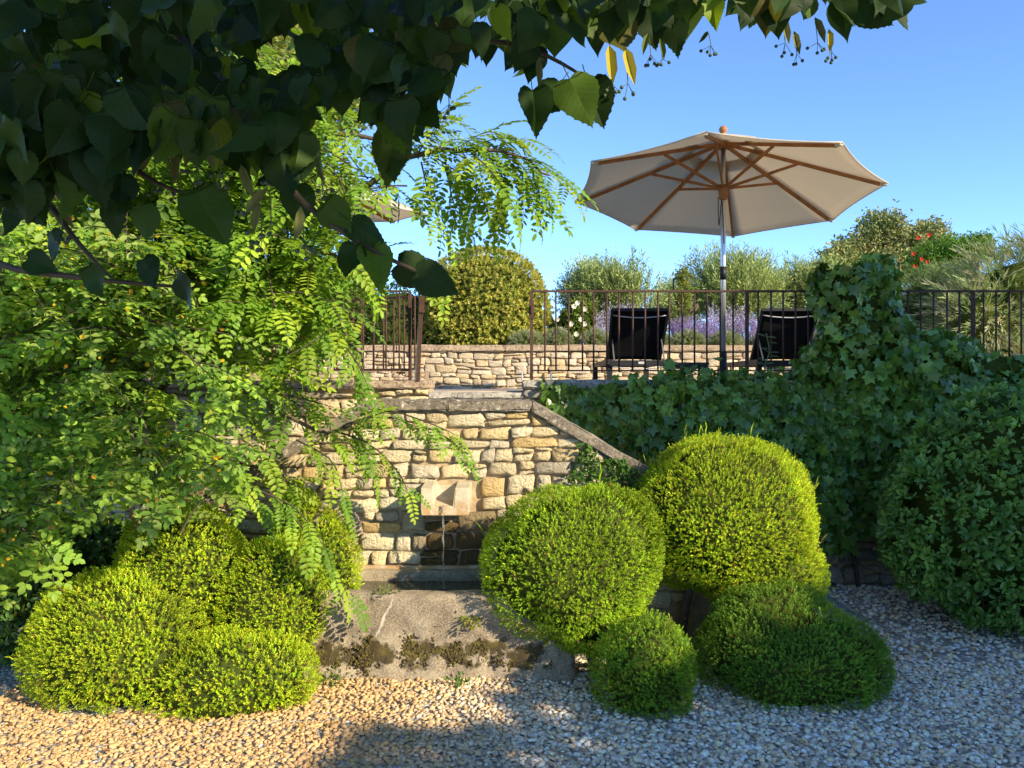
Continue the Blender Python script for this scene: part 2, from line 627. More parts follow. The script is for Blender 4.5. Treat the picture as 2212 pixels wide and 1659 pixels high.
ps, ss = [], []
for a in ((31000, -2.8, 3.4, 3.0, 5.0, .009, .0175), (4200, 1.6, 4.8, 5.0, 6.9, .012, .022), (1800, -3.3, -1.0, 5.0, 5.5, .011, .02)):
    p_, s_ = gravel(*a); ps.append(p_); ss.append(s_)
P = np.concatenate(ps); sc = np.concatenate(ss)
hid = (P[:, 0] > -1.2) & (P[:, 0] < .3) & (P[:, 1] > 4.82)
for ex, ey, er in ((-2.17, 4.52, .34), (-1.94, 4.86, .3), (-1.53, 4.4, .25), (1.58, 4.62, .32), (.72, 4.33, .2)):
    hid |= np.hypot(P[:, 0] - ex, P[:, 1] - ey) < er
P, sc = P[~hid], sc[~hid]
big = rng.random(len(P)) < .012
sc[big] *= 1.5
n = len(P)
R = frames(np.c_[rng.normal(size=(n, 2)), rng.normal(size=n) * .25], np.c_[rng.normal(size=(n, 2)) * .3, np.ones(n)])
S3 = np.stack([sc * rng.uniform(.65, 1, n), sc * rng.uniform(.9, 1.35, n), sc * rng.uniform(.4, .65, n)], 1)
IFU = IF[IV[IF].mean(1)[:, 2] > -.45]          # the buried underside is left open
VV, FF = inst(IV, IFU, P, R, S3)
w = np.array([.16, .15, .1, .10, .12, .06, .12, .09, .10])
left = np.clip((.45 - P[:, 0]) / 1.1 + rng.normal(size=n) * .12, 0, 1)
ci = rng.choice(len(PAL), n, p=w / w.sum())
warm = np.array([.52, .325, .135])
C = np.clip(PAL[ci] * np.array([1.92, 1.72, 1.46]) * rng.uniform(.8, 1.2, (n, 1)), 0, .88)  # pebble colour lightened and warmed to offset the dim blue shade on the right
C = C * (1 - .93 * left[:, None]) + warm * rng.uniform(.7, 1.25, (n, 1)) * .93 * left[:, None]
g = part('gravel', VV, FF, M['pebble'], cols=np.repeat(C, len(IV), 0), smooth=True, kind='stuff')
tag(g, 'loose rounded river pebbles covering the courtyard ground', 'gravel')

# ------------------------------------------------------------------ stone walls
OCH = [(.68, .55, .33), (.71, .60, .38), (.64, .50, .27), (.73, .64, .43), (.67, .49, .23), (.55, .48, .36), (.67, .58, .41), (.69, .57, .34), (.71, .61, .40)]


def clip_poly(P, H):
    """clip polygon to convex polygon H (counter-clockwise)"""
    out = [np.array(p, float) for p in P]
    for i in range(len(H)):
        a = np.array(H[i]); b = np.array(H[(i + 1) % len(H)])
        nrm = np.array([-(b - a)[1], (b - a)[0]])
        new = []
        for k in range(len(out)):
            p, q = out[k], out[(k + 1) % len(out)]
            dp, dq = (p - a) @ nrm, (q - a) @ nrm
            if dp >= 0:
                new.append(p)
            if dp * dq < 0:
                new.append(p + (q - p) * dp / (dp - dq))
        out = new
        if len(out) < 3:
            return []
    return out


def area(P):
    P = np.array(P); x, y = P[:, 0], P[:, 1]
    return .5 * abs(np.dot(x, np.roll(y, -1)) - np.dot(y, np.roll(x, -1)))


def rubble(x0, x1, z0, z1, hr, wr, split=.45):
    cells = []
    z = z0; row = 0
    while z < z1 - .02:
        h = random.uniform(*hr)
        if z1 - (z + h) < hr[0] * .6:
            h = z1 - z
        x = x0 - random.uniform(0, wr[0])
        while x < x1:
            w_ = random.uniform(*wr) * (.7 + .5 * random.random())
            r = random.random()
            if r < split and h > hr[0] * 1.15:
                t = random.uniform(.3, .7)
                for za, zb in ((z, z + h * t), (z + h * t, z + h)):
                    if random.random() < .4 and w_ > wr[0] * 1.6:
                        s_ = random.uniform(.35, .65)
                        cells += [(x, x + w_ * s_, za, zb), (x + w_ * s_, x + w_, za, zb)]
                    else:
                        cells.append((x, x + w_, za, zb))
            else:
                cells.append((x, x + w_, z, z + h))
            x += w_
        z += h; row += 1
    return cells


def stone_piece(poly, bulge):
    P = np.array(poly, float)
    c = P.mean(0)
    # resample the outline with rounded corners
    m = len(P); pts = []
    for i in range(m):
        a, b, d = P[i - 1], P[i], P[(i + 1) % m]
        ra = min(.32, .03 / max(np.linalg.norm(a - b), .01)); rd = min(.32, .03 / max(np.linalg.norm(d - b), .01))
        ra *= random.uniform(.5, 1.5); rd *= random.uniform(.5, 1.5)
        pts += [b + (a - b) * ra, b * .93 + (a + d) * .035, b + (d - b) * rd]
        if np.linalg.norm(d - b) > .13:
            pts.append((b + d) / 2)
    Q = np.array(pts)
    size = math.sqrt(area(P) + 1e-6)
    Q = Q + rng.normal(size=Q.shape) * min(.0055, size * .03)
    k = len(Q)
    tilt = rng.normal(size=2) * .1
    rings = []
    for s_, dep in ((1.0, .03), (1.0, -.45 * bulge), (.86, -.9 * bulge), (.45, -1.08 * bulge)):
        R2 = c + (Q - c) * s_
        y = np.full(k, dep)
        if dep < 0:
            y = y + ((Q - c) * s_) @ tilt + rng.normal(size=k) * bulge * .13
        rings.append(np.c_[R2[:, 0] - c[0], y, R2[:, 1] - c[1]])
    V = np.concatenate(rings + [np.array([[0, -1.05 * bulge, 0]])])
    i = np.arange(k); j = (i + 1) % k
    F4 = np.concatenate([np.stack([r * k + i, r * k + j, (r + 1) * k + j, (r + 1) * k + i], 1) for r in range(3)])
    F3 = np.stack([3 * k + i, 3 * k + j, np.full(k, 4 * k)], 1)
    return V, [F4, F3], c


def stone_wall(parent, region, y, hr, wr, joint, bulge, pal, split=.45, wet=None, keep=None, smooth=True):
    xs = [p[0] for p in region]; zs = [p[1] for p in region]
    cells = rubble(min(xs), max(xs), min(zs), max(zs), hr, wr, split)
    cnt = 0
    ph = random.uniform(0, 6)
    for (a, b, c, d) in cells:
        jx = lambda: random.uniform(-1, 1) * joint * 1.3
        P = [(a + joint / 2 + jx(), c + joint / 2 + jx()), (b - joint / 2 + jx(), c + joint / 2 + jx()), (b - joint / 2 + jx(), d - joint / 2 + jx()), (a + joint / 2 + jx(), d - joint / 2 + jx())]
        P = [(px + .012 * math.sin(pz * 9 + ph), pz + .014 * math.sin(px * 2.3 + ph) + .01 * math.sin(px * 5.1)) for px, pz in P]
        P = clip_poly(P, region)
        if len(P) < 3 or area(P) < .0009:
            continue
        cx_, cz_ = np.mean(P, 0)
        if keep is not None and not keep(cx_, cz_):
            continue
        V, F, ctr = stone_piece(P, bulge * random.uniform(.55, 1.3))
        col = np.array(random.choice(pal)) * random.uniform(.82, 1.14)
        if wet:
            col = wet(ctr[0], ctr[1], col)
        link('stone', mesh_np('stone', V, F, smooth=smooth), M['stone'], parent, Matrix.Translation((ctr[0], y, ctr[1])), col)
        cnt += 1
    return cnt


def prism(poly, y0, y1):
    """polygon in xz extruded along y"""
    P = np.array(poly, float); k = len(P)
    V = np.concatenate([np.c_[P[:, 0], np.full(k, y0), P[:, 1]], np.c_[P[:, 0], np.full(k, y1), P[:, 1]]])
    i = np.arange(k); j = (i + 1) % k
    F = [np.stack([i, j, k + j, k + i], 1)]
    caps = np.array([list(range(k))[::-1], list(range(k, 2 * k))])
    return V, F + [caps]


def rough_slab(name, poly, y0, y1, mat, parent, amp=.004):
    """coping stone: prism with bevelled, slightly uneven edges"""
    V, F = prism(poly, y0, y1)
    bm = bmesh.new()
    vs = [bm.verts.new(v) for v in V]
    for f in F:
        for q in f:
            try:
                bm.faces.new([vs[i] for i in q])
            except ValueError:
                pass
    bmesh.ops.recalc_face_normals(bm, faces=bm.faces)
    L = [e for e in bm.edges if e.calc_length() > .25]
    bmesh.ops.subdivide_edges(bm, edges=L, cuts=7, use_grid_fill=True)
    bmesh.ops.bevel(bm, geom=[e for e in bm.edges if len(e.link_faces) == 2 and e.calc_face_angle(0) > .6], offset=.008, segments=2, affect='EDGES')
    for v in bm.verts:
        v.co += Vector((random.gauss(0, 1), random.gauss(0, 1), random.gauss(0, 1))) * amp
    me = bpy.data.meshes.new(name); bm.to_mesh(me); bm.free()
    return link(name, me, mat, parent)


# fountain wall: flat top, wings sloping down on both sides
TLx, TRx, TZ = -.973, .129, 1.591
SL = .58
RX, LX = 1.72, -2.55
zr, zl = TZ - SL * (RX - TRx), TZ - SL * (TLx - LX)
CT = .066
fw = thing('fountain_wall', 'honey coloured rubble stone wall with lichen coping behind the water trough', 'wall', (-.42, YF, 0))
hull = [(LX, 0), (RX, 0), (RX, zr - CT), (TRx, TZ - CT), (TLx, TZ - CT), (LX, zl - CT)]
part('mortar_core', *prism(hull, YF + .012, YF + .34), M['mortar'], fw)


def wetf(x, z, col):
    d = abs(x + .40) / .30
    if z < .90 and d < 1:
        k = min(1, (1 - d) * 2.2) * min(1, (.95 - z) * 5)
        return col * (1 - k) + np.array([.15, .105, .045]) * random.uniform(.7, 1.2) * k
    return col


SPX0, SPX1, SPZ0, SPZ1 = -.578, -.268, .868, 1.052
inset = [(LX + .02, .0), (RX - .02, .0), (RX - .02, zr - CT - .02), (TRx - .01, TZ - CT - .012), (TLx + .01, TZ - CT - .012), (LX + .02, zl - CT - .02)]
print('fountain stones', stone_wall(fw, inset, YF, (.06, .145), (.11, .30), .009, .028, OCH, .30, wetf,
      keep=lambda x, z: not (SPX0 - .01 < x < SPX1 + .01 and SPZ0 < z < SPZ1) and not (x > .75 and z < .25) and not (x > 1.25) and not (x < -2.3)))
# coping stones (set a little in front of the wall)
y0, y1 = YF - .055, YF + .40
jx = [TLx + .004, -.52, -.02, TRx - .006]
rough_slab('coping_stone', [(TLx + .003, TZ - CT), (-.43, TZ - CT), (-.43, TZ), (TLx + .003, TZ)], y0, y1, M['coping'], fw)
rough_slab('coping_stone', [(-.424, TZ - CT), (TRx - .002, TZ - CT), (TRx - .002, TZ), (-.424, TZ)], y0, y1, M['coping'], fw)
xs = [TRx, .97, RX + .04]
for a, b in zip(xs[:-1], xs[1:]):
    za, zb = TZ - SL * (a - TRx), TZ - SL * (b - TRx)
    rough_slab('coping_stone', [(a + .004, za - CT * 1.25), (b, zb - CT * 1.25), (b, zb), (a + .004, za)], y0, y1, M['coping'], fw)
xs = [TLx, -1.8, LX - .04]
for a, b in zip(xs[:-1], xs[1:]):
    za, zb = TZ - SL * (TLx - a), TZ - SL * (TLx - b)
    rough_slab('coping_stone', [(b + .004, zb - CT * 1.25), (a, za - CT * 1.25), (a, za), (b + .004, zb)], y0, y1, M['coping'], fw)

# steps hidden behind the wings, landing and riser in the opening
st = thing('garden_steps', 'stone steps and landing rising behind the fountain wall to the terrace gap', 'steps', (-.3, 6.2, 0))
for s in (1, -1):
    for k in range(8):
        z = 1.46 - .18 * k
        xa = (TRx + .30 * k) if s > 0 else (TLx - .30 * (k + 1))
        part('step', *box((xa, YF + .41, 0), (xa + .296, YR - .02, z - .18)), M['slab'], st)
part('landing', *box((TLx + .004, YF + .41, 0), (TRx - .004, YR - .03, 1.42)), M['slab'], st)
part('riser_core', *box((-.70, YR + .03, 1.2), (.088, YR + .3, 1.575)), M['mortar'], st)
rough_slab('tread_slab', [(-.71, 1.578), (.10, 1.578), (.10, 1.628), (-.71, 1.628)], YR - .02, YR + .5, M['slab'], st)
stone_wall(st, [(-.69, 1.3), (.08, 1.3), (.08, 1.57), (-.69, 1.57)], YR + .03, (.06, .1), (.10, .22), .01, .02, OCH, .2)

# left retaining wall
lw = thing('retaining_wall', 'sunlit rubble retaining wall of the terrace behind the robinia branches', 'wall', (-2.5, YR, 0))
part('mortar_core', *box((-7, YR + .012, 0), (-.705, YR + .4, 1.66)), M['mortar'], lw)
lreg = [(-4.3, .45), (-.71, .45), (-.71, 1.655), (-4.3, 1.655)]
print('left stones', stone_wall(lw, lreg, YR, (.09, .19), (.14, .32), .014, .04, OCH, .35))
for a, b in ((-7, -3.6), (-3.595, -1.9), (-1.895, -.70)):
    rough_slab('coping_slab', [(a, 1.662), (b, 1.662), (b, 1.73), (a, 1.73)], YR - .06, YR + .42, M['backcoping'], lw)

# right retaining wall
rw = thing('retaining_wall', 'shaded rubble retaining wall under the ivy on the right', 'wall', (2.5, YR, 0))
part('mortar_core', *box((.095, YR + .012, 0), (8, YR + .4, 1.66)), M['mortar'], rw)
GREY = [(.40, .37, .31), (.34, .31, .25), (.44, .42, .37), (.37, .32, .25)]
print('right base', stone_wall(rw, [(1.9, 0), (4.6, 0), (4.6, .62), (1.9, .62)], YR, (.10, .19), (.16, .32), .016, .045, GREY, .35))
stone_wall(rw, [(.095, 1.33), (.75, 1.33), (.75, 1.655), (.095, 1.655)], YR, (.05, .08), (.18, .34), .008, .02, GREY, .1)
for a, b in ((.09, 1.15), (1.155, 2.9), (2.905, 5.2), (5.205, 8)):
    rough_slab('coping_slab', [(a, 1.664), (b, 1.664), (b, 1.732), (a, 1.732)], YR - .06, YR + .42, M['slab'], rw)

# planter wall at the back of the terrace
bw = thing('planter_wall', 'low sunlit rubble planter wall with tan coping at the back of the terrace', 'wall', (0, YB, ZT))
part('mortar_core', *box((-9, YB + .012, ZT - .1), (9, YB + .09, 2.135)), M['mortar'], bw)
PALE = [(.66, .54, .36), (.68, .58, .43), (.60, .47, .29), (.63, .54, .40), (.56, .47, .34)]
print('back stones', stone_wall(bw, [(-2.6, ZT - .05), (4.3, ZT - .05), (4.3, 2.13), (-2.6, 2.13)], YB, (.055, .125), (.13, .29), .010, .022, PALE, .22))
stone_wall(bw, [(-4.9, ZT - .05), (-4.2, ZT - .05), (-4.2, 2.13), (-4.9, 2.13)], YB, (.06, .12), (.13, .3), .010, .022, PALE, .2)
xs = [-9, -5.2, -3.1, -1.55, -.1, 1.3, 2.8, 4.4, 9]
for a, b in zip(xs[:-1], xs[1:]):
    rough_slab('coping_slab', [(a + .004, 2.14), (b, 2.14), (b, 2.222), (a + .004, 2.222)], YB - .05, YB + .16, M['backcoping'], bw, .003)

# ------------------------------------------------------------------ fountain: spout, stream, trough
sp = thing('fountain_spout', 'carved stone spout with a channel jutting from the fountain wall', 'spout', (-.42, YF, SPZ0))


def bevel_obj(bm, name, mat, parent, off=.012, amp=.002, cuts=0):
    bmesh.ops.recalc_face_normals(bm, faces=bm.faces)
    if cuts:
        bmesh.ops.subdivide_edges(bm, edges=bm.edges[:], cuts=cuts, use_grid_fill=True)
    bmesh.ops.bevel(bm, geom=[e for e in bm.edges if len(e.link_faces) == 2 and e.calc_face_angle(0) > .35], offset=off, segments=2, affect='EDGES')
    for v in bm.verts:
        v.co += Vector((random.gauss(0, 1), random.gauss(0, 1), random.gauss(0, 1))) * amp
    me = bpy.data.meshes.new(name); bm.to_mesh(me); bm.free()
    return link(name, me, mat, parent)


def bm_arrays(V, F):
    bm = bmesh.new()
    vs = [bm.verts.new(v) for v in V]
    for f in F:
        bm.faces.new([vs[i] for i in f])
    return bm


# loft U profile: front (y=5.19) to back (y=5.5)
def uprof(y, floor, cz):
    x0, x1 = SPX0, SPX1
    a, b = x0 + .080, x1 - .098
    return [(x0 + .006, y, SPZ0), (x1 - .006, y, SPZ0), (x1, y, SPZ0 + .03), (x1, y, cz), (b + .004, y, cz), (b - .006, y, floor), (a + .010, y, floor), (a - .004, y, cz), (x0, y, cz), (x0, y, SPZ0 + .03)]


pr = [uprof(5.17, .925, 1.042), uprof(5.30, .955, 1.05), uprof(5.40, 1.01, 1.052), uprof(5.52, 1.04, 1.052)]
V = [p for q in pr for p in q]; k = 10; F = []
for r in range(3):
    for i in range(k):
        j = (i + 1) % k
        F.append((r * k + i, r * k + j, (r + 1) * k + j, (r + 1) * k + i))
F += [(0, 1, 2, 3, 4, 5), (0, 5, 6), (0, 6, 7, 8, 9)]
F += [tuple(3 * k + i for i in (5, 4, 3, 2, 1, 0)), tuple(3 * k + i for i in (6, 5, 0)), tuple(3 * k + i for i in (9, 8, 7, 6, 0))]
bevel_obj(bm_arrays(V, F), 'spout_block', M['spout'], sp, .005, .0012)

zz = np.linspace(.94, .40, 16)
yy = 5.155 - .02 * np.sqrt(np.maximum(0, .94 - zz))
xx = -.432 + .004 * np.sin(np.arange(16) * 1.9)
rr = .0065 * (1 + .5 * np.sin(np.arange(16) * 2.3)) * np.linspace(1, .55, 16)
o = part('water_stream', *tube(np.c_[xx, yy, zz], rr, 8), M['stream'], smooth=True)
tag(o, 'thin stream of water falling from the stone spout into the trough', 'water')

# trough
tr = thing('stone_trough', 'long weathered stone water trough with mossy base under the spout', 'trough', (-.4, 5.08, 0))
X0, X1, Y0, Y1, ZTOP = -1.28, .36, 4.74, 5.40, .485
bm = bmesh.new()


def grid_face(o_, u, v, nu, nv):
    o_, u, v = Vector(o_), Vector(u), Vector(v)
    vs = [[bm.verts.new(o_ + u * (i / nu) + v * (j / nv)) for j in range(nv + 1)] for i in range(nu + 1)]
    for i in range(nu):
        for j in range(nv):
            bm.faces.new([vs[i][j], vs[i + 1][j], vs[i + 1][j + 1], vs[i][j + 1]])


LXx, LYy = X1 - X0, Y1 - Y0
a, b, c, d = X0 + .11, X1 - .11, Y0 + .10, Y1 - .06
grid_face((X0, Y0, -.03), (LXx, 0, 0), (0, 0, ZTOP + .03), 48, 14)
grid_face((X0, Y1, -.03), (0, -LYy, 0), (0, 0, ZTOP + .03), 14, 14)
grid_face((X1, Y0, -.03), (0, LYy, 0), (0, 0, ZTOP + .03), 14, 14)
grid_face((X0, Y1, -.03), (LXx, 0, 0), (0, 0, ZTOP + .03), 48, 14)
grid_face((X0, Y0, ZTOP), (LXx, 0, 0), (0, c - Y0, 0), 48, 3)
grid_face((X0, d, ZTOP), (LXx, 0, 0), (0, Y1 - d, 0), 48, 3)
grid_face((X0, c, ZTOP), (a - X0, 0, 0), (0, d - c, 0), 4, 10)
grid_face((b, c, ZTOP), (X1 - b, 0, 0), (0, d - c, 0), 4, 10)
grid_face((a, c, .2), (b - a, 0, 0), (0, 0, ZTOP - .2), 36, 5)
grid_face((a, d, .2), (b - a, 0, 0), (0, 0, ZTOP - .2), 36, 5)
grid_face((a, c, .2), (0, d - c, 0), (0, 0, ZTOP - .2), 10, 5)
grid_face((b, c, .2), (0, d - c, 0), (0, 0, ZTOP - .2), 10, 5)
grid_face((a, c, .2), (b - a, 0, 0), (0, d - c, 0), 36, 10)
bmesh.ops.remove_doubles(bm, verts=bm.verts[:], dist=.002)
bmesh.ops.recalc_face_normals(bm, faces=bm.faces)
co = np.array([v.co[:] for v in bm.verts])
nn = noise3(co, 3.0, 3); n2 = noise3(co, 9.0, 4); n3 = noise3(co, 22.0, 5)
for v, p, q, r in zip(bm.verts, nn, n2, n3):
    x, y, z = v.co
    front = max(0, 1 - (y - Y0) / .1)
    k = .012 * p + .006 * q + .003 * r
    low = max(0, (.22 - z) / .22)
    v.co.y += (k * 1.4 + .02 * low * q - .055 * low) * front
    v.co.z += (.004 * q + .003 * p) if z > .3 else 0
    v.co.x += .01 * q
    # worn, hollowed patches near the foot of the front face
    if front > .5 and .05 < z < .27:
        v.co.y += .035 * max(0, r) + .02 * max(0, q)
bmesh.ops.bevel(bm, geom=[e for e in bm.edges if len(e.link_faces) == 2 and e.calc_face_angle(0) > .9], offset=.012, segments=2, affect='EDGES')
me = bpy.data.meshes.new('basin'); bm.to_mesh(me); bm.free()
for p in me.polygons:
    p.use_smooth = True
link('basin', me, M['trough'], tr)
nx, ny = 40, 12
gx, gy = np.meshgrid(np.linspace(a - .005, b + .005, nx), np.linspace(c - .005, d + .005, ny), indexing='ij')
rr2 = np.hypot(gx + .43, gy - 5.13)
gz = .415 + .004 * np.sin(rr2 * 60) * np.exp(-rr2 * 6)
i, j = np.meshgrid(np.arange(nx - 1), np.arange(ny - 1), indexing='ij')
q = (i * ny + j).ravel()
o = part('trough_water', np.stack([gx, gy, gz], -1).reshape(-1, 3), np.stack([q, q + ny, q + ny + 1, q + 1], 1), M['water'], smooth=True)
tag(o, 'dark rippled water standing in the stone trough', 'water')
# moss cushions with real thickness along the foot of the front face
mp = []
for (mx_, mz_, w_, h_, cnt) in ((-1.0, .10, .09, .07, 260), (-.84, .13, .07, .10, 420), (-.78, .20, .04, .05, 180), (-.60, .17, .05, .07, 300), (-.53, .12, .04, .05, 160), (-.40, .19, .05, .06, 300), (-.33, .14, .06, .05, 300), (-.22, .17, .06, .07, 360), (.0, .10, .10, .05, 200), (.16, .09, .07, .04, 100)):
    q = np.c_[mx_ + rng.normal(size=cnt) * w_ * .55, np.zeros(cnt), mz_ + rng.normal(size=cnt) * h_ * .5]
    mp.append(q)
P = np.concatenate(mp); n = len(P)
P = P[noise3(P * (1, 0, 1), 8, 55) > -.35]; n = len(P)
low_ = np.clip((.22 - P[:, 2]) / .22, 0, 1)
P[:, 1] = Y0 + .014 - .052 * low_ + rng.normal(size=n) * .004
VV, FF = inst(IV, IF, P, frames(rv(n), rv(n)), np.stack([rng.uniform(.005, .011, n), rng.uniform(.004, .009, n), rng.uniform(.004, .010, n)], 1))
part('moss', VV, FF, M['pebble'], tr, np.repeat(mixcol(n, [(.06, .042, .017), (.085, .068, .015), (.045, .03, .014), (.115, .10, .017)]), len(IV), 0), kind='stuff')
# rim stone behind the water
part('rim_stone', *box((X0 + .1, Y1 + .004, .0), (X1 - .1, YF - .01, .50)), M['spout'], tr)

# ------------------------------------------------------------------ iron railings
YRL = YR + .07


def railing(name, label, x0, x1, posts, zt=2.495, zb=1.815, step=.1078, first=None, y=YRL):
    t = thing(name, label, 'railing', ((x0 + x1) / 2, y, 1.73))
    part('top_rail', *box((x0 - .008, y - .016, zt - .008), (x1 + .008, y + .016, zt + .008)), M['rust'], t)
    part('bottom_rail', *box((x0, y - .012, zb - .006), (x1, y + .012, zb + .006)), M['rust'], t)
    barm = mesh_np('bar', *tube([(0, 0, zb + .004), (0, 0, (zt + zb) / 2), (0, 0, zt - .007)], [.0078, .0078, .0078], 6), smooth=True)
    x = x0 if first is None else first
    while x < x1 - .01:
        if all(abs(x - p) > .03 for p in posts):
            link('bar', barm, M['rust'], t, Matrix.Translation((x + random.uniform(-.004, .004), y, 0)) @ Matrix.Rotation(random.uniform(-.0025, .0025), 4, 'Y'))
        x += step
    for p in posts:
        part('post', *box((p - .013, y - .013, 1.60), (p + .013, y + .013, zt - .008)), M['rust'], t)
    return t


pxx = lambda px, d: (px - 512) / FPX * d
r1 = railing('railing', 'long rusted iron railing in front of the two black loungers', pxx(531.5, YRL), 6.2, [pxx(531.5, YRL), pxx(747, YRL), pxx(973, YRL)], first=pxx(531.5, YRL) + .1078)
xh = pxx(531.5, YRL)
part('hinge_plate', *box((xh - .02, YRL - .024, 2.26), (xh + .02, YRL + .02, 2.42)), M['rust'], r1)
part('latch', *box((xh - .006, YRL - .05, 2.30), (xh + .006, YRL - .025, 2.37)), M['rust'], r1)
x410 = pxx(410, YRL)
r2 = railing('railing', 'rusted iron railing behind the robinia left of the terrace gap', -5.6, x410, [x410, x410 - 1.9, x410 - 3.8], first=-5.5)
gp = thing('gate_post', 'leaning rusted iron gate post at the left edge of the terrace gap', 'gate post', (pxx(420, 6.9), 6.9, 1.73))
xg = pxx(421.5, 6.9)
part('shaft', *beam((xg - .03, 6.9, 1.72), (xg + .002, 6.9, 2.42), .03, .03, (0, 1, 0)), M['rust'], gp)
part('brace', *beam((xg - .055, 6.92, 1.72), (xg - .012, 6.92, 2.40), .016, .016, (0, 1, 0)), M['alu'], gp)
part('latch', *box((xg - .018, 6.87, 2.30), (xg + .026, 6.885, 2.44)), M['rust'], gp)
gl = thing('gate_leaf', 'rusted iron gate leaf swung open behind the left railing', 'gate', (x410, 7.2, 1.66))
g0, g1 = np.array([x410 + .02, 7.2, 0]), np.array([x410 - .78, 7.62, 0])
for z, nm in ((2.47, 'top_rail'), (1.83, 'bottom_rail')):
    part(nm, *beam(g0 + (0, 0, z), g1 + (0, 0, z), .02, .016), M['rust'], gl)
for k in range(9):
    p = g0 + (g1 - g0) * (k / 8)
    part('bar', *tube([p + (0, 0, 1.838), p + (0, 0, 2.462)], [.008, .008], 6), M['rust'], gl, smooth=True)
# two metal pins and low brackets on the slab
for px in (522, 551):
    x = pxx(px, 6.98)
    o = part('steel_pin', *tube([(x, 6.96, 1.728), (x, 6.96, 1.80)], [.008, .007], 8), M['alu'])
    tag(o, 'short steel pin standing on the slab %s the railing end post' % ('just left of' if px < 530 else 'just right of'), 'pin', 'steel pins on the slab')
# wooden post and lattice by the left slab end
lt = thing('lattice_panel', 'low weathered wooden lattice panel beside the gate post', 'lattice', (-.95, 7.35, ZT))
xa, xb = pxx(392, 7.3), pxx(427, 7.3)
part('post', *beam((xb, 7.3, ZT - .06), (xb, 7.3, 1.81), .03, .03, (0, 1, 0)), M['postwood'], lt)
part('rail', *beam((xa, 7.3, 1.80), (xb, 7.3, 1.80), .02, .02), M['postwood'], lt)
for k in range(4):
    u0, u1 = xa + (xb - xa) * k / 4, xa + (xb - xa) * (k + 1) / 4
    part('slat', *beam((u0, 7.295, 1.73), (u1, 7.295, 1.795), .008, .01, (0, 1, 0)), M['postwood'], lt)
    part('slat', *beam((u0, 7.31, 1.795), (u1, 7.31, 1.73), .008, .01, (0, 1, 0)), M['postwood'], lt)

# ------------------------------------------------------------------ parasols
PS_ = .888
APEX = 1.7 + 2.5354 * PS_ - 1.64
RUN = APEX - .512 * PS_


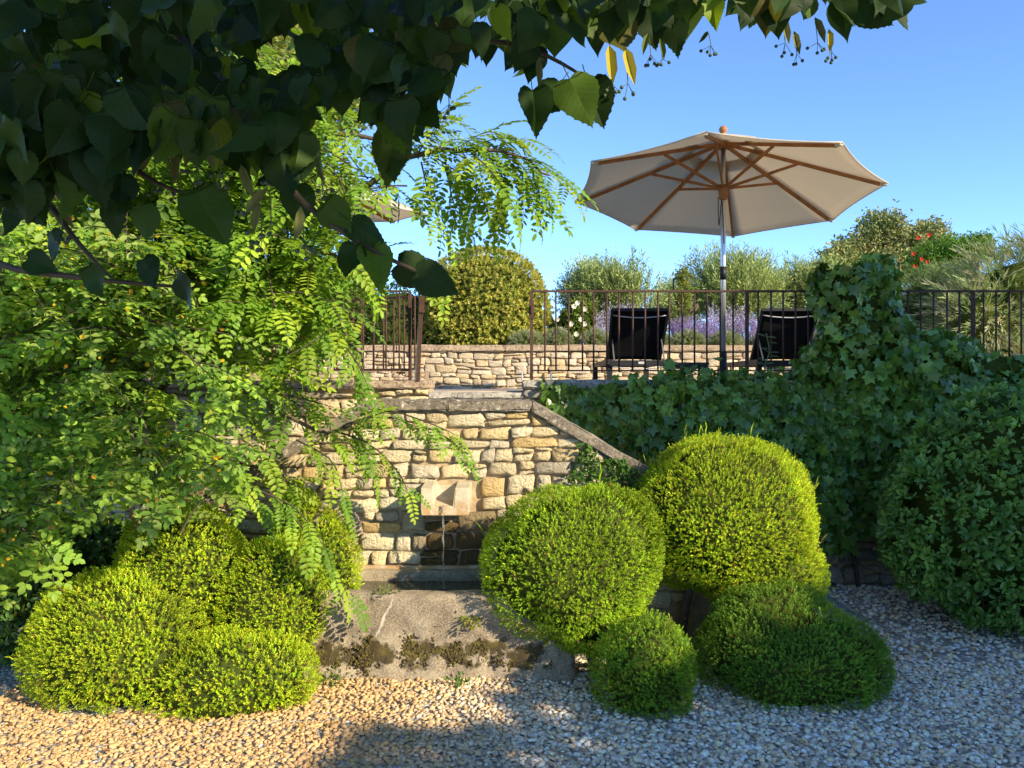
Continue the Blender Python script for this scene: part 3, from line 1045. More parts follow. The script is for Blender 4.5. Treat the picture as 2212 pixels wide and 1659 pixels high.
def parasol(label, loc, yaw, tx, ty, group='cream parasols on the terrace'):
    t = thing('parasol', label, 'parasol', (0, 0, 0), group)
    Rr, h = 1.566 * PS_, .5716 * PS_
    Rx = np.array([[1, 0, 0], [0, math.cos(tx), -math.sin(tx)], [0, math.sin(tx), math.cos(tx)]])
    Ry = np.array([[math.cos(ty), 0, math.sin(ty)], [0, 1, 0], [-math.sin(ty), 0, math.cos(ty)]])
    A = Ry @ Rx
    ap = np.array([0, 0, APEX])
    tf = lambda P: np.atleast_2d(P) @ A.T + ap
    cor = np.array([[Rr * math.cos(yaw + k * math.pi / 4), Rr * math.sin(yaw + k * math.pi / 4), -h] for k in range(8)])
    hole = .20
    # eight cloth panels
    nu, nv = 9, 8
    for k in range(8):
        c0, c1 = cor[k], cor[(k + 1) % 8]
        P = []
        for i in range(nu + 1):
            s = hole + (1 - hole) * i / nu
            for j in range(nv + 1):
                u = j / nv
                q = (c0 * (1 - u) + c1 * u) * s
                sag = 4 * u * (1 - u)
                q = q * (1 - .030 * sag * s)
                q[2] -= .035 * sag * s * (1 - .4 * s)
                P.append(q)
        P = tf(np.array(P))
        i, j = np.meshgrid(np.arange(nu), np.arange(nv), indexing='ij')
        q = (i * (nv + 1) + j).ravel()
        F = np.stack([q, q + nv + 1, q + nv + 2, q + 1], 1)
        o = part('canopy_panel', P, F, M['canvas'], t, smooth=True)
        m = o.modifiers.new('thickness', 'SOLIDIFY'); m.thickness = .003
        # hem
        hem = P[[nu * (nv + 1) + j_ for j_ in range(nv + 1)]]
        part('hem', *tube(hem, .006, 5), M['canvas'], o, smooth=True)
    # vent cap over the hole
    P = [np.array([0, 0, .045])]; F3 = []; F4 = []
    for k in range(8):
        P += [cor[k] * .15 + (0, 0, .05), cor[k] * .30 + (0, 0, .035)]
    for k in range(8):
        a, b = 1 + 2 * k, 1 + 2 * ((k + 1) % 8)
        F3.append((0, a, b)); F4.append((a, a + 1, b + 1, b))
    o = part('vent_cap', tf(np.array(P)), [np.array(F3), np.array(F4)], M['canvas'], t)
    m = o.modifiers.new('thickness', 'SOLIDIFY'); m.thickness = .003
    run = np.array([0, 0, RUN])
    for k in range(8):
        c = cor[k]; d = unit(c * (1, 1, 0))
        a = tf(d * .05 + (0, 0, -.055))[0]; b = tf(c * .955 + (0, 0, -.028))[0]
        rb = part('rib', *beam(a, b, .022, .03), M['wood'], t)
        e1 = tf(c * .955 + (0, 0, -.024))[0]; e2 = tf(c * .995 + (0, 0, -.012))[0]
        part('end_pocket', *beam(e1, e2, .034, .024), M['canvas'], rb)
        m_ = a + (b - a) * .47
        dd = unit((m_ - run) * (1, 1, 0))
        part('strut', *beam(run + dd * .035 + (0, 0, .01), m_ - (0, 0, .012), .016, .024), M['wood'], t)
    part('pole', *tube([(0, 0, 0), (0, 0, 1.2), (0, 0, APEX - .02)], [.0245, .0245, .021], 16), M['alu'], t, smooth=True)
    part('top_hub', *tube([(0, 0, APEX - .085), (0, 0, APEX - .02)], [.055, .055], 16), M['wood'], t)
    part('runner', *tube([(0, 0, RUN - .10), (0, 0, RUN - .09), (0, 0, RUN - .02), (0, 0, RUN + .035)], [.03, .038, .045, .052], 16), M['wood'], t, smooth=True)
    fin = [(0, 0, -.01), (0, 0, .01), (0, 0, .03), (0, 0, .05), (0, 0, .07), (0, 0, .085), (0, 0, .093)]
    part('finial', *tube(np.array(fin) + (0, 0, APEX + .04), [.03, .022, .032, .041, .034, .018, .002], 16), M['wood'], t, smooth=True)
    part('crank_housing', *tube([(0, -.0, 1.02), (0, -.0, 1.14)], [.03, .03], 12), M['frame'], t, smooth=True)
    cord = smoothpath([(-.055, -.03, RUN - .08), (-.05, -.04, RUN - .35), (-.02, -.035, 1.75), (.0, -.03, 1.35)], 12)
    part('cord', *tube(cord, .004, 5), M['frame'], t, smooth=True)
    part('base_plate', *tube([(0, 0, -.02), (0, 0, .04), (0, 0, .045)], [.3, .3, .28], 24), M['frame'], t)
    part('base_socket', *tube([(0, 0, .04), (0, 0, .36)], [.034, .032], 12), M['frame'], t, smooth=True)
    t['base'] = [0.0, 0, 0]
    t.location = Vector(loc)
    return t


parasol('big cream octagonal parasol with wooden ribs above the black loungers', (2.192 * PS_, 8.5 * PS_, 1.64), math.radians(-109.6), math.radians(-5.9), math.radians(3.11))
parasol('cream parasol mostly hidden by robinia leaves, one corner showing', (-2.23, 8.1, 1.64), math.radians(3), 0.10, .03)
# distant white parasol seen through the leaves
far = thing('white_parasol', 'distant white parasol edge glimpsed under the robinia above the railing', 'parasol', (-3.4, 17, ZU))
P = [(0, 0, .40)] + [(1.5 * math.cos(k * math.pi / 4 + .2), 1.5 * math.sin(k * math.pi / 4 + .2), 0) for k in range(8)]
o = part('canopy', np.array(P) + (-3.4, 17, 3.30), np.array([(0, 1 + k, 1 + (k + 1) % 8) for k in range(8)]), M['whitecloth'], far)
o.modifiers.new('thickness', 'SOLIDIFY').thickness = .02
part('pole', *tube([(-3.4, 17, ZU), (-3.4, 17, 3.68)], [.025, .025], 8), M['alu'], far, smooth=True)

# ------------------------------------------------------------------ loungers and side table


def lounger(label, loc, rz, group='black sun loungers'):
    t = thing('sun_lounger', label, 'sun lounger', (0, 0, 0), group)
    # local: head end at y=-.75, foot end at y=+1.2; floor z=0
    wdt = .315
    sz = .30
    for s in (-1, 1):
        part('side_rail', *box((s * wdt - .02, -.45, sz - .035), (s * wdt + .02, 1.25, sz + .02)), M['frame'], t)
        part('backrest_rail', *beam((s * (wdt - .03), .02, sz + .01), (s * (wdt - .02), -.44, sz + .535), .026, .03), M['frame'], t)
        part('prop', *beam((s * (wdt - .05), -.40, sz - .01), (s * (wdt - .05), -.20, sz + .24), .012, .012), M['alu'], t)
        for y in (-.38, 1.1):
            part('leg', *box((s * wdt - .028, y - .028, -.02), (s * wdt + .028, y + .028, sz - .03)), M['frame'], t)
    part('cross_bar', *box((-wdt, -.44, sz - .05), (wdt, -.40, sz + .01)), M['frame'], t)
    part('cross_bar', *box((-wdt, 1.20, sz - .03), (wdt, 1.24, sz + .015)), M['frame'], t)
    part('top_bar', *beam((-wdt + .015, -.445, sz + .54), (wdt - .015, -.445, sz + .54), .028, .03), M['frame'], t)
    # slings with a slight sag
    nx_, ny_ = 8, 12

    def sling(p0, p1, sag, hw):
        p0 = np.array(p0, float); p1 = np.array(p1, float)
        d = p1 - p0; nrm = unit(np.cross((1, 0, 0), d))
        P = []
        for a in range(nx_ + 1):
            for b in range(ny_ + 1):
                u, v = a / nx_ * 2 - 1, b / ny_
                P.append(p0 + d * v + np.array([u * hw, 0, 0]) - nrm * sag * (1 - u * u) * (1 + .25 * math.sin(v * 9)))
        i, j = np.meshgrid(np.arange(nx_), np.arange(ny_), indexing='ij')
        q = (i * (ny_ + 1) + j).ravel()
        return np.array(P), np.stack([q, q + ny_ + 1, q + ny_ + 2, q + 1], 1)
    o = part('backrest_sling', *sling((0, .02, sz + .02), (0, -.435, sz + .535), .02, wdt - .012), M['black'], t, smooth=True)
    o.modifiers.new('thickness', 'SOLIDIFY').thickness = .006
    o = part('seat_sling', *sling((0, .03, sz + .012), (0, 1.2, sz + .012), .02, wdt - .012), M['black'], t, smooth=True)
    o.modifiers.new('thickness', 'SOLIDIFY').thickness = .006
    c = [(u * (wdt - .03), -.405 - .02 * (1 - u * u), sz + .485 - .028 * (1 - u * u)) for u in np.linspace(-1, 1, 12)]
    part('piping', *tube(c, .006, 6), M['palestrap'], t, smooth=True)
    c = [(u * (wdt - .03), -.43, sz - .06 - .02 * (1 - u * u)) for u in np.linspace(-1, 1, 12)]
    part('under_strap', *tube(c, .006, 6), M['palestrap'], t, smooth=True)
    part('care_label', *box((-.02, -.447, sz - .03), (.04, -.442, sz - .005)), M['palestrap'], t)
    t.location = Vector(loc); t.rotation_euler.z = rz
    return t


lounger('black sun lounger seen from behind left of the big parasol pole', (1.345, 9.03, ZT), 0)
lounger('black sun lounger right of the parasol pole, half behind ivy', (2.93, 9.03, ZT), -.02)
lounger('dark sun lounger glimpsed through the left robinia branches', (-3.62, 8.9, ZT), -1.2)
tb = thing('side_table', 'low dark side table between the lounger and the parasol pole', 'side table', (1.88, 8.9, ZT))
part('table_top', *box((1.70, 8.72, 1.905), (2.10, 9.1, 1.93)), M['frame'], tb)
for x in (1.72, 2.06):
    for y in (8.74, 9.06):
        part('leg', *box((x, y, ZT - .01), (x + .025, y + .025, 1.905)), M['frame'], tb)
part('apron', *box((1.72, 8.735, 1.86), (2.08, 8.75, 1.903)), M['frame'], tb)
xp = pxx(149.5, 8.0)
o = part('wooden_post', *tube([(xp, 8.0, ZT - .02), (xp + .01, 8.0, 1.95), (xp, 8.0, 2.25), (xp + .01, 8, 2.9)], [.06, .056, .058, .05], 10), M['postwood'], smooth=True)
tag(o, 'pale weathered wooden post glimpsed behind the left foliage', 'post')

# ------------------------------------------------------------------ leaf templates


def leaf4(w=.4, fold=.08):
    return np.array([[0, 0, 0], [w / 2, .45, fold], [-w / 2, .45, fold], [0, 1, -.05]]), [np.array([[0, 1, 3], [0, 3, 2]])]


def leaf6(w=.45, fold=.06, droop=.08):
    V = np.array([[0, 0, 0], [w * .42, .28, fold], [w * .42, .68, fold - droop * .4], [0, 1, -droop], [-w * .42, .68, fold - droop * .4], [-w * .42, .28, fold]])
    return V, [np.array([[0, 1, 2, 3], [0, 3, 4, 5]])]


def combine(parts_, cols=None):
    mb = MB()
    for V, F in parts_:
        mb.add(V, F)
    V, F = mb.arrays()
    return V, F


def shoot(nl, w, ll, spread=.9, seed=0, droop=0.0):
    """short leafy shoot along +Y, length 1; returns V, F, tip weight per vertex"""
    r = np.random.default_rng(seed)
    Ps, Ds, Ns, t_ = [], [], [], []
    for k in range(nl):
        a = k * 2.4 + r.uniform(-.4, .4); y = .1 + .9 * k / (nl - 1)
        rad = np.array([math.cos(a), 0, math.sin(a)])
        d = rad * spread + np.array([0, .6 + .6 * y, 0])
        Ps.append([0, y * .9, 0]); Ds.append(d); Ns.append(np.array([0, 1, 0]) - rad * .3); t_.append(y)
    LV, LF = leaf4(w)
    V, F = inst(LV, LF, np.array(Ps), frames(np.array(Ds), np.array(Ns)), np.full(nl, ll) * r.uniform(.8, 1.2, nl))
    tip = np.repeat(np.array(t_), len(LV))
    return V, F, tip


def scatter(name, tmpl, P, D, Nn, sc, cols, mat, parent, tipgain=0.0, kind='stuff'):
    """many copies of templates, joined into one part"""
    mb = MB(); cc = []
    ids = rng.integers(0, len(tmpl), len(P))
    R = frames(D, Nn)
    for i, T in enumerate(tmpl):
        m = ids == i
        if not m.any():
            continue
        V, F = inst(T[0], T[1], P[m], R[m], sc[m])
        mb.add(V, F)
        c = np.repeat(cols[m], len(T[0]), 0)
        if tipgain and len(T) > 2:
            c = c * (1 + tipgain * (np.tile(T[2], m.sum())[:, None] - .5))
        cc.append(c)
    V, F = mb.arrays()
    return part(name, V, F, mat, parent, np.concatenate(cc), kind=kind)


def sphere_dirs(n):
    return unit(rng.normal(size=(n, 3)))


# ------------------------------------------------------------------ clipped box bushes
BOXSH = [shoot(7, .52, .42, .9, s) for s in range(5)]


def on_lobes(lobes, n, namp=.05, nf=2.2, zmin=.02, seed=0, inner=.75):
    ar = np.array([(r[0] * r[1] + r[0] * r[2] + r[1] * r[2]) for c, r in lobes])
    P, D = [], []
    for (c, r), a in zip(lobes, ar / ar.sum()):
        m = int(n * a)
        d = sphere_dirs(m); c = np.array(c); r = np.array(r)
        p0 = c + d * r
        nd = unit(d / r)
        p = p0 + nd * (noise3(p0, nf, seed) * namp)[:, None]
        p -= nd * (rng.random(m) ** 2 * .05)[:, None]
        ok = p[:, 2] > zmin
        for c2, r2 in lobes:
            if c2 is not None and not np.allclose(c2, c):
                ok &= (((p0 - np.array(c2)) / np.array(r2)) ** 2).sum(1) > .95
        P.append(p[ok]); D.append(nd[ok])
    return np.concatenate(P), np.concatenate(D)


def box_bush(label, lobes, dens, pal, stems, size=.026, namp=.07, up=.35, zmin=.02, wild=.035, spikes=.0007, group='clipped box bushes'):
    c0 = np.array(lobes[0][0])
    t = thing('box_bush', label, 'bush', (c0[0], c0[1], 0), group)
    mb = MB()
    for i, (c, r) in enumerate(lobes):
        V, F = ellipsoid(c, np.array(r) * .86 - .02, 32, 18, namp, 2.2, 0, zmin=-.01)
        mb.add(V, F)
    mb.build('inner_twigs', M['core'], t, smooth=True)
    ar = sum((r[0] * r[1] + r[0] * r[2] + r[1] * r[2]) / 3 * 4 * math.pi for c, r in lobes)
    P, D = on_lobes(lobes, int(ar * dens), namp, 2.2, zmin)
    n = len(P)
    dirs = unit(D + rv(n, .35) + np.array([0, 0, up]))
    sc = size * rng.uniform(.7, 1.3, n)
    lng = rng.random(n) < wild
    sc[lng] *= rng.uniform(1.3, 2.2, lng.sum())
    tall = (rng.random(n) < spikes) & (D[:, 2] > .1)
    sc[tall] = rng.uniform(.09, .19, tall.sum()); lng |= tall
    dirs[tall] = unit(D[tall] * .6 + rv(tall.sum(), .2) + np.array([0, 0, .9]))
    P = P - dirs * (sc * .35)[:, None]
    cols = mixcol(n, pal, .25) * (1 + .22 * noise3(P, 3.5, 7))[:, None]
    old_ = (rng.random(n) < .006) | ((noise3(P, 9, 31) > .7) & (rng.random(n) < .22))
    cols[old_] = np.array([.23, .15, .05]) * rng.uniform(.6, 1.2, (old_.sum(), 1))
    S3_ = np.stack([sc * np.where(lng, np.clip(.03 / sc, .22, .6), 1), sc, sc * np.where(lng, np.clip(.03 / sc, .22, .6), 1)], 1)
    scatter('foliage', BOXSH, P, dirs, rv(n), S3_, cols, M['box'], t, .5)
    for a, b, r in stems:
        part('stem', *tube(smoothpath([a, (np.array(a) + b) / 2 + rv(1, .03)[0], b], 6), np.linspace(r, r * .7, 6), 7), M['bark'], t, smooth=True)
    return t


LIME = [(.36, .49, .02), (.30, .44, .02), (.44, .53, .03), (.25, .39, .02), (.43, .48, .03)]
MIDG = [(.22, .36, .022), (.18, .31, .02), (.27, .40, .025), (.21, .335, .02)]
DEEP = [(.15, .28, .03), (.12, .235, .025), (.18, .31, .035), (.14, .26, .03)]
D1 = 4400
box_bush('round box bush leaning over the right end of the stone trough', [((.357, 4.90, .61), (.505, .46, .50)), ((.42, 4.86, .42), (.38, .36, .29))], D1, MIDG + LIME[:2],
         [((.5, 4.9, 0), (.42, 4.9, .5), .03)], wild=.04)
box_bush('largest round bush on dark stems, sunlit yellow green, right of centre',
         [((1.36, 5.3, .84), (.585, .56, .50)), ((1.52, 5.24, .58), (.42, .42, .34)), ((1.27, 5.3, 1.04), (.42, .40, .35))], D1, LIME,
         [((1.1, 5.3, 0), (1.2, 5.3, .6), .035), ((1.35, 5.35, 0), (1.4, 5.3, .6), .04), ((1.6, 5.25, 0), (1.5, 5.3, .5), .03)], wild=.07, up=.6, spikes=.0035)
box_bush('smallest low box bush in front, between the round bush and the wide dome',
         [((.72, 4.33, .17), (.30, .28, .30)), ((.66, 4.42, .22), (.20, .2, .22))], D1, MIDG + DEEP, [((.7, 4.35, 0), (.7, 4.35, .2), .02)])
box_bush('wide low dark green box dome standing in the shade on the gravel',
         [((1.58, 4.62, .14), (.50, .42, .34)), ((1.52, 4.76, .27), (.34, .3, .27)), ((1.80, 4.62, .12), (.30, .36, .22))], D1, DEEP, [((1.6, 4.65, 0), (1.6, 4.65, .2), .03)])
box_bush('cloud shaped lime green box bush with several lobes at lower left',
         [((-2.17, 4.52, .28), (.46, .42, .39)), ((-1.94, 4.86, .59), (.41, .36, .40)), ((-1.35, 4.75, .41), (.27, .29, .43)), ((-1.53, 4.36, .11), (.46, .26, .26))],
         D1, LIME, [((-2.0, 4.8, 0), (-2.0, 4.8, .4), .04), ((-1.4, 4.7, 0), (-1.4, 4.7, .3), .03)])
box_bush('bright upright box bush behind the cloud bush at the trough end', [((-1.19, 5.12, .55), (.24, .22, .42)), ((-1.33, 5.12, .85), (.20, .2, .24))], D1, LIME, [((-1.2, 5.1, 0), (-1.2, 5.1, .4), .03)])

# ------------------------------------------------------------------ big shaded shrub on the right
LV6 = leaf6(.5)
CL = []
for s in range(4):
    r = np.random.default_rng(40 + s)
    n = 7
    d = unit(np.c_[r.normal(size=(n, 2)) * 1.0, np.abs(r.normal(size=n)) + .2][:, [0, 2, 1]])
    V, F = inst(LV6[0], LV6[1], np.zeros((n, 3)) + d * .15, frames(d, r.normal(size=(n, 3)) * .4 + np.array([0, 1, 0])), r.uniform(.75, 1.1, n))
    CL.append((V, F, np.full(len(V), .5)))


def leafy_shrub(name, label, cat, lobes, n, size, pal, mat, base, stems, tm=CL, up=.3, namp=.10, nf=1.6, core=.86, zmin=.03, group=None, spread=.5, inner=.0, gap=0.0):
    t = thing(name, label, cat, base, group)
    mb = MB()
    for c, r in lobes:
        mb.add(*ellipsoid(c, np.array(r) * core, 28, 16, namp * .8, nf, 0, zmin=zmin - .03))
    mb.build('inner_twigs', M['core'], t, smooth=True)
    P, D = on_lobes(lobes, n, namp, nf, zmin)
    P = P - D * (rng.random(len(P)) * inner)[:, None]
    if gap:
        ok = noise3(P, 4, 21) > -1 + gap
        P, D = P[ok], D[ok]
    m = len(P)
    dirs = unit(D + rv(m, spread) + np.array([0, 0, up]))
    sc = size * rng.uniform(.65, 1.3, m)
    cols = mixcol(m, pal) * (1 + .22 * noise3(P, 3, 8))[:, None]
    scatter('foliage', tm, P, dirs, rv(m, .5) + (0, 0, .6), sc, cols, mat, t)
    for a, b, r in stems:
        part('trunk', *tube(smoothpath([a, (np.array(a) + b) / 2 + rv(1, .04)[0], b], 7), np.linspace(r, r * .6, 7), 8), M['bark'], t, smooth=True)
    return t


leafy_shrub('viburnum_shrub', 'large dark leafy shrub in shade at the right edge', 'shrub',
            [((3.46, 5.85, .72), (.84, .75, .68)), ((3.50, 5.9, 1.12), (.62, .60, .52)), ((4.1, 5.9, .8), (.8, .8, .85)), ((3.18, 5.85, .98), (.42, .5, .40)), ((3.85, 5.6, .42), (.7, .6, .45))],
            9500, .056, [(.13, .26, .045), (.17, .31, .05), (.10, .21, .04), (.22, .37, .06)], M['ivy'], (3.4, 6.0, 0), [((3.3, 6, 0), (3.3, 6, .8), .04), ((3.7, 6, 0), (3.8, 6, .7), .04)], core=.74, inner=.06)

leafy_shrub('undergrowth_shrub', 'dark leafy undergrowth at the far left beside the cloud shaped bush', 'shrub', [((-3.25, 5.3, .30), (.75, .5, .45)), ((-2.75, 5.5, .35), (.5, .4, .5))], 2600, .06,
            [(.07, .15, .03), (.10, .19, .035), (.05, .11, .03)], M['ivy'], (-3.1, 5.3, 0), [])

# ------------------------------------------------------------------ ivy on the right wall


def ivy_leaf(seed, fold=.1):
    A = [(0, .0), (.30, -.16), (.52, .10), (.36, .30), (.58, .62), (.26, .62), (0, 1.0)]
    V = [(0, .0, 0), (0, .45, -.03)]
    out = [(x, y, fold * x - .12 * y * y) for x, y in A]
    outl = [(-x, y, fold * x - .12 * y * y) for x, y in A[::-1][1:-1]]
    ring = out + outl
    V = [(0, .33, .0)] + ring
    k = len(ring)
    F = [(0, 1 + i, 1 + (i + 1) % k) for i in range(k)]
    return np.array(V) * (1, 1, 1), [np.array(F)]


IVT = [ivy_leaf(0, .12), ivy_leaf(1, -.05), ivy_leaf(2, .25)]


def ivy(label, samples, base, n_part, stems, size=(.055, .115), pal=None, group=None, cat='ivy'):
    t = thing('ivy', label, cat, base, group)
    P, Dn = samples
    n = len(P)
    nrm = unit(Dn + rv(n, .55) + np.array([0, 0, .45]))
    down = np.array([0, 0, -1.0]) + rv(n, .55)
    sc = rng.uniform(*size, n)
    cols = mixcol(n, pal) * (1 + .2 * noise3(P, 2.5, 9))[:, None]
    lite = rng.random(n) < .09
    cols[lite] = np.array([.20, .38, .06]) * rng.uniform(.7, 1.1, (lite.sum(), 1))
    # the outermost leaves are objects of their own
    out = np.argsort((P * Dn).sum(1) + P[:, 2] * 0 + rng.normal(size=n) * .08 if True else 0)[::-1]
    key = np.zeros(n, bool); key[out[:n_part]] = True
    R = frames(down, nrm)
    ms = [mesh_np('leaf', T[0], T[1], np.ones((len(T[0]), 3))) for T in IVT]
    for i in np.nonzero(key)[0]:
        B = np.eye(4); B[:3, :3] = R[i] * sc[i]; B[:3, 3] = P[i]
        link('leaf', ms[rng.integers(0, 3)], M['ivy'], t, Matrix(B.tolist()), cols[i])
    m = ~key
    scatter('foliage', IVT, P[m], down[m], nrm[m], sc[m], cols[m], M['ivy'], t)
    for s_ in stems:
        part('stem', *tube(smoothpath(s_, 12), np.linspace(.018, .008, 12), 6), M['bark'], t, smooth=True)
    return t


n = 10500
xx = rng.uniform(.22, 5.0, n); zz = rng.uniform(.12, 1.95, n)
prof = np.stack([xx, zz], 1)
# silhouette of the hanging mass
ok = zz < 1.66 + .04 * np.sin(xx * 5) + np.clip((xx - .6) * .35, 0, .12) + np.clip((xx - 1.6) * .08, 0, .3) + .04 * rng.normal(size=n)
ok &= zz > .50 + .10 * np.sin(xx * 4.1) + .06 * rng.normal(size=n) + np.clip((1.9 - xx) * .2, 0, .3) - np.clip((xx - 3.4), 0, 1) * .2
ok &= xx > .24 + np.maximum(0, (1.62 - zz)) * .10 + rng.normal(size=n) * .05
xx, zz = xx[ok], zz[ok]; n = len(xx)
thick = .10 + .10 * (1 + np.sin(xx * 3.1 + zz * 2.2)) / 2 + np.clip((xx - 2.4) * .10, 0, .25)
over = np.clip(zz - 1.70, 0, 1)
depth = rng.random(n) ** 1.8
yy = YR - .03 - thick * (1 - depth * .8) + over * .9
P1 = np.c_[xx, yy, zz]
D1_ = np.tile(np.array([[0, -1., .15]]), (n, 1)); D1_[over > 0] = (0, -.5, .85)
# the mound over the railing
lob = [((2.97, 6.92, 2.15), (.42, .32, .36)), ((2.85, 6.92, 2.45), (.34, .28, .30)), ((3.35, 6.95, 1.85), (.62, .36, .33)), ((2.7, 6.92, 1.85), (.30, .28, .28)), ((4.0, 7.0, 1.78), (.75, .35, .20)), ((2.62, 6.92, 2.52), (.13, .13, .24)), ((3.05, 6.92, 2.62), (.16, .14, .16))]
Pm, Dm = on_lobes(lob, 4200, .06, 2.5, 1.55)
Pm -= Dm * (rng.random(len(Pm)) ** 2 * .12)[:, None]
PA = np.concatenate([P1, Pm]); DA = np.concatenate([D1_, Dm])
IVG = [(.095, .19, .026), (.125, .235, .03), (.075, .155, .026), (.17, .29, .036), (.11, .21, .034)]
iv = ivy('dense dark green ivy covering the right terrace wall and climbing over the railing', (PA, DA), (2.5, YR, 0), 300,
         [[(2.9, YR - .1, 0), (2.8, YR - .12, .8), (2.95, YR - .05, 1.6), (2.95, 6.95, 2.4)], [(1.4, YR - .06, 0), (1.2, YR - .08, .7), (1.0, YR - .07, 1.5)], [(2.0, YR - .06, .0), (2.1, YR - .08, .9), (1.8, YR - .07, 1.6)], [(3.8, YR - .1, 0), (3.7, YR - .12, .9), (3.9, 6.95, 1.7)]], pal=IVG)
mb = MB()
for c, r in lob[:5]:
    mb.add(*ellipsoid(c, np.array(r) * .75, 20, 12, .03, 2))
mb.build('inner_twigs', M['core'], iv, smooth=True)

# climber on the fountain wall near the right coping
n = 620
q = np.stack([rng.uniform(1225, 1380, n * 3), rng.uniform(945, 1080, n * 3)], 1)
q = q[inpoly(q, [(1245, 950), (1275, 960), (1300, 990), (1340, 985), (1390, 1020), (1400, 1080), (1250, 1080), (1225, 1030), (1250, 1000)])][:n]
P = np.array([W(a, b, 5.40 - rng.uniform(0, .07)) for a, b in q])
cl = thing('climber', 'small leafy creeper growing over the fountain wall beside the sloping coping', 'climbing plant', (.85, 5.42, 0))
scatter('foliage', [(*LV6, None)[:2] + (np.zeros(6),)], P, rv(len(P), .7) + (0, 0, -.6), rv(len(P), .5) + (.3, -1, .4), rng.uniform(.025, .045, len(P)), mixcol(len(P), [(.06, .15, .02), (.09, .19, .03), (.05, .12, .02)]), M['robinia'], cl)
for x_ in (.72, .84, .95):
    part('stem', *tube(smoothpath([(x_ + .1, 5.40, .35), (x_ + .03, 5.39, .8), (x_, 5.40, 1.2)], 8), .005, 5), M['twig'], cl, smooth=True)

# ------------------------------------------------------------------ upper garden plants
# round variegated evergreen
DOME = [shoot(8, .55, .5, 1.0, 60 + s) for s in range(3)]
leafy_shrub('evergreen_dome', 'tall rounded golden variegated evergreen behind the planter wall', 'shrub',
            [((-.40, 12.15, 2.75), (.95, .8, .95)), ((-.38, 12.15, 2.45), (.98, .8, .6))], 12500, .066, [(.44, .43, .08), (.33, .34, .06), (.52, .50, .13), (.2, .25, .05), (.28, .32, .06)], M['box'], (-.4, 12.15, ZU),
            [((-.4, 12.15, ZU), (-.4, 12.15, 2.7), .06)], tm=DOME, zmin=2.14, namp=.05, spread=.4, core=.9)
leafy_shrub('shrub', 'dark green shrub in shadow left of the golden evergreen', 'shrub', [((-1.7, 12.3, 2.5), (.75, .6, .6)), ((-2.5, 12.4, 2.6), (.7, .6, .7))], 2600, .08,
            [(.07, .11, .03), (.10, .15, .04), (.05, .08, .02)], M['box'], (-2, 12.3, ZU), [], tm=DOME, zmin=2.14)

for k, (x_, z_, r_, lab_) in enumerate(((-3.9, 2.75, .75, 'green garden shrub far left behind the planter wall, nearest the hidden parasol'), (-5.3, 2.9, .9, 'tall green garden shrub far left behind the robinia'), (-6.9, 2.9, 1.0, 'green garden shrub at the far left edge behind the planter wall'), (-8.6, 3.0, 1.1, 'outermost green shrub beyond the left edge of the upper bed'))):
    leafy_shrub('garden_shrub', lab_, 'shrub', [((x_, 12.9 + .3 * k, z_), (r_, .7, z_ - 2.0)), ((x_ + .5, 13.1 + .3 * k, z_ - .2), (r_ * .7, .6, z_ - 2.1))], 2000, .11, [(.15, .22, .05), (.2, .27, .06), (.1, .16, .04)], M['box'], (x_, 12.9 + .3 * k, ZU), [], tm=DOME, zmin=2.14, group='shrubs in the upper bed far left')
# olive trees
OL = []
for s in range(4):
    r = np.random.default_rng(80 + s); nl = 16
    y = np.linspace(.05, 1, nl); a = np.arange(nl) * 2.4 + r.uniform(-.5, .5, nl)
    D = np.stack([np.cos(a) * .7, np.full(nl, .9), np.sin(a) * .7], 1)
    V, F = inst(*leaf4(.24, .02), np.stack([.04 * np.sin(y * 3), y, .03 * np.cos(y * 4)], 1), frames(D, r.normal(size=(nl, 3))), r.uniform(.16, .26, nl))
    OL.append((V, F, np.repeat(y, 4)))
OLIVE = [(.29, .36, .12), (.23, .30, .09), (.36, .43, .16), (.18, .25, .07), (.32, .38, .10)]


def olive(label, cx, y, top, hw, n, base=ZU):
    h = top - base
    t = thing('olive_tree', label, 'olive tree', (cx, y, base), 'olive trees in the upper garden')
    lobes = []
    for k in range(7):
        a = rng.uniform(0, 6.28)
        lobes.append((np.array([cx + math.cos(a) * hw * rng.uniform(.2, .55), y + math.sin(a) * hw * .5, base + h * rng.uniform(.45, .66)]), np.array([hw * .5, hw * .45, h * rng.uniform(.24, .32)])))
    P, D = [], []
    for c, r in lobes:
        m = n // 7
        d = sphere_dirs(m); rad = rng.random(m) ** .5
        P.append(c + d * r * rad[:, None]); D.append(d)
    P = np.concatenate(P); D = np.concatenate(D)
    m = len(P)
    P[:, 2] = np.minimum(P[:, 2], top - .25)
    dirs = unit(D * .7 + rv(m, .3) + (0, 0, .9))
    scatter('foliage', OL, P, dirs, rv(m), rng.uniform(.22, .42, m), mixcol(m, OLIVE) * (1 + .2 * noise3(P, 2, 12))[:, None], M['olive'], t, .3)
    part('trunk', *tube(smoothpath([(cx, y, base - .05), (cx + .05, y, base + h * .15), (cx - .03, y, base + h * .4)], 7), np.linspace(.09, .05, 7), 9), M['bark'], t, smooth=True)
    for c, r in lobes:
        part('branch', *tube(smoothpath([(cx, y, base + h * .15), ((cx + c[0]) / 2 + .03, y, base + h * .35), tuple(c)], 6), np.linspace(.035, .012, 6), 6), M['bark'], t, smooth=True)
    return t


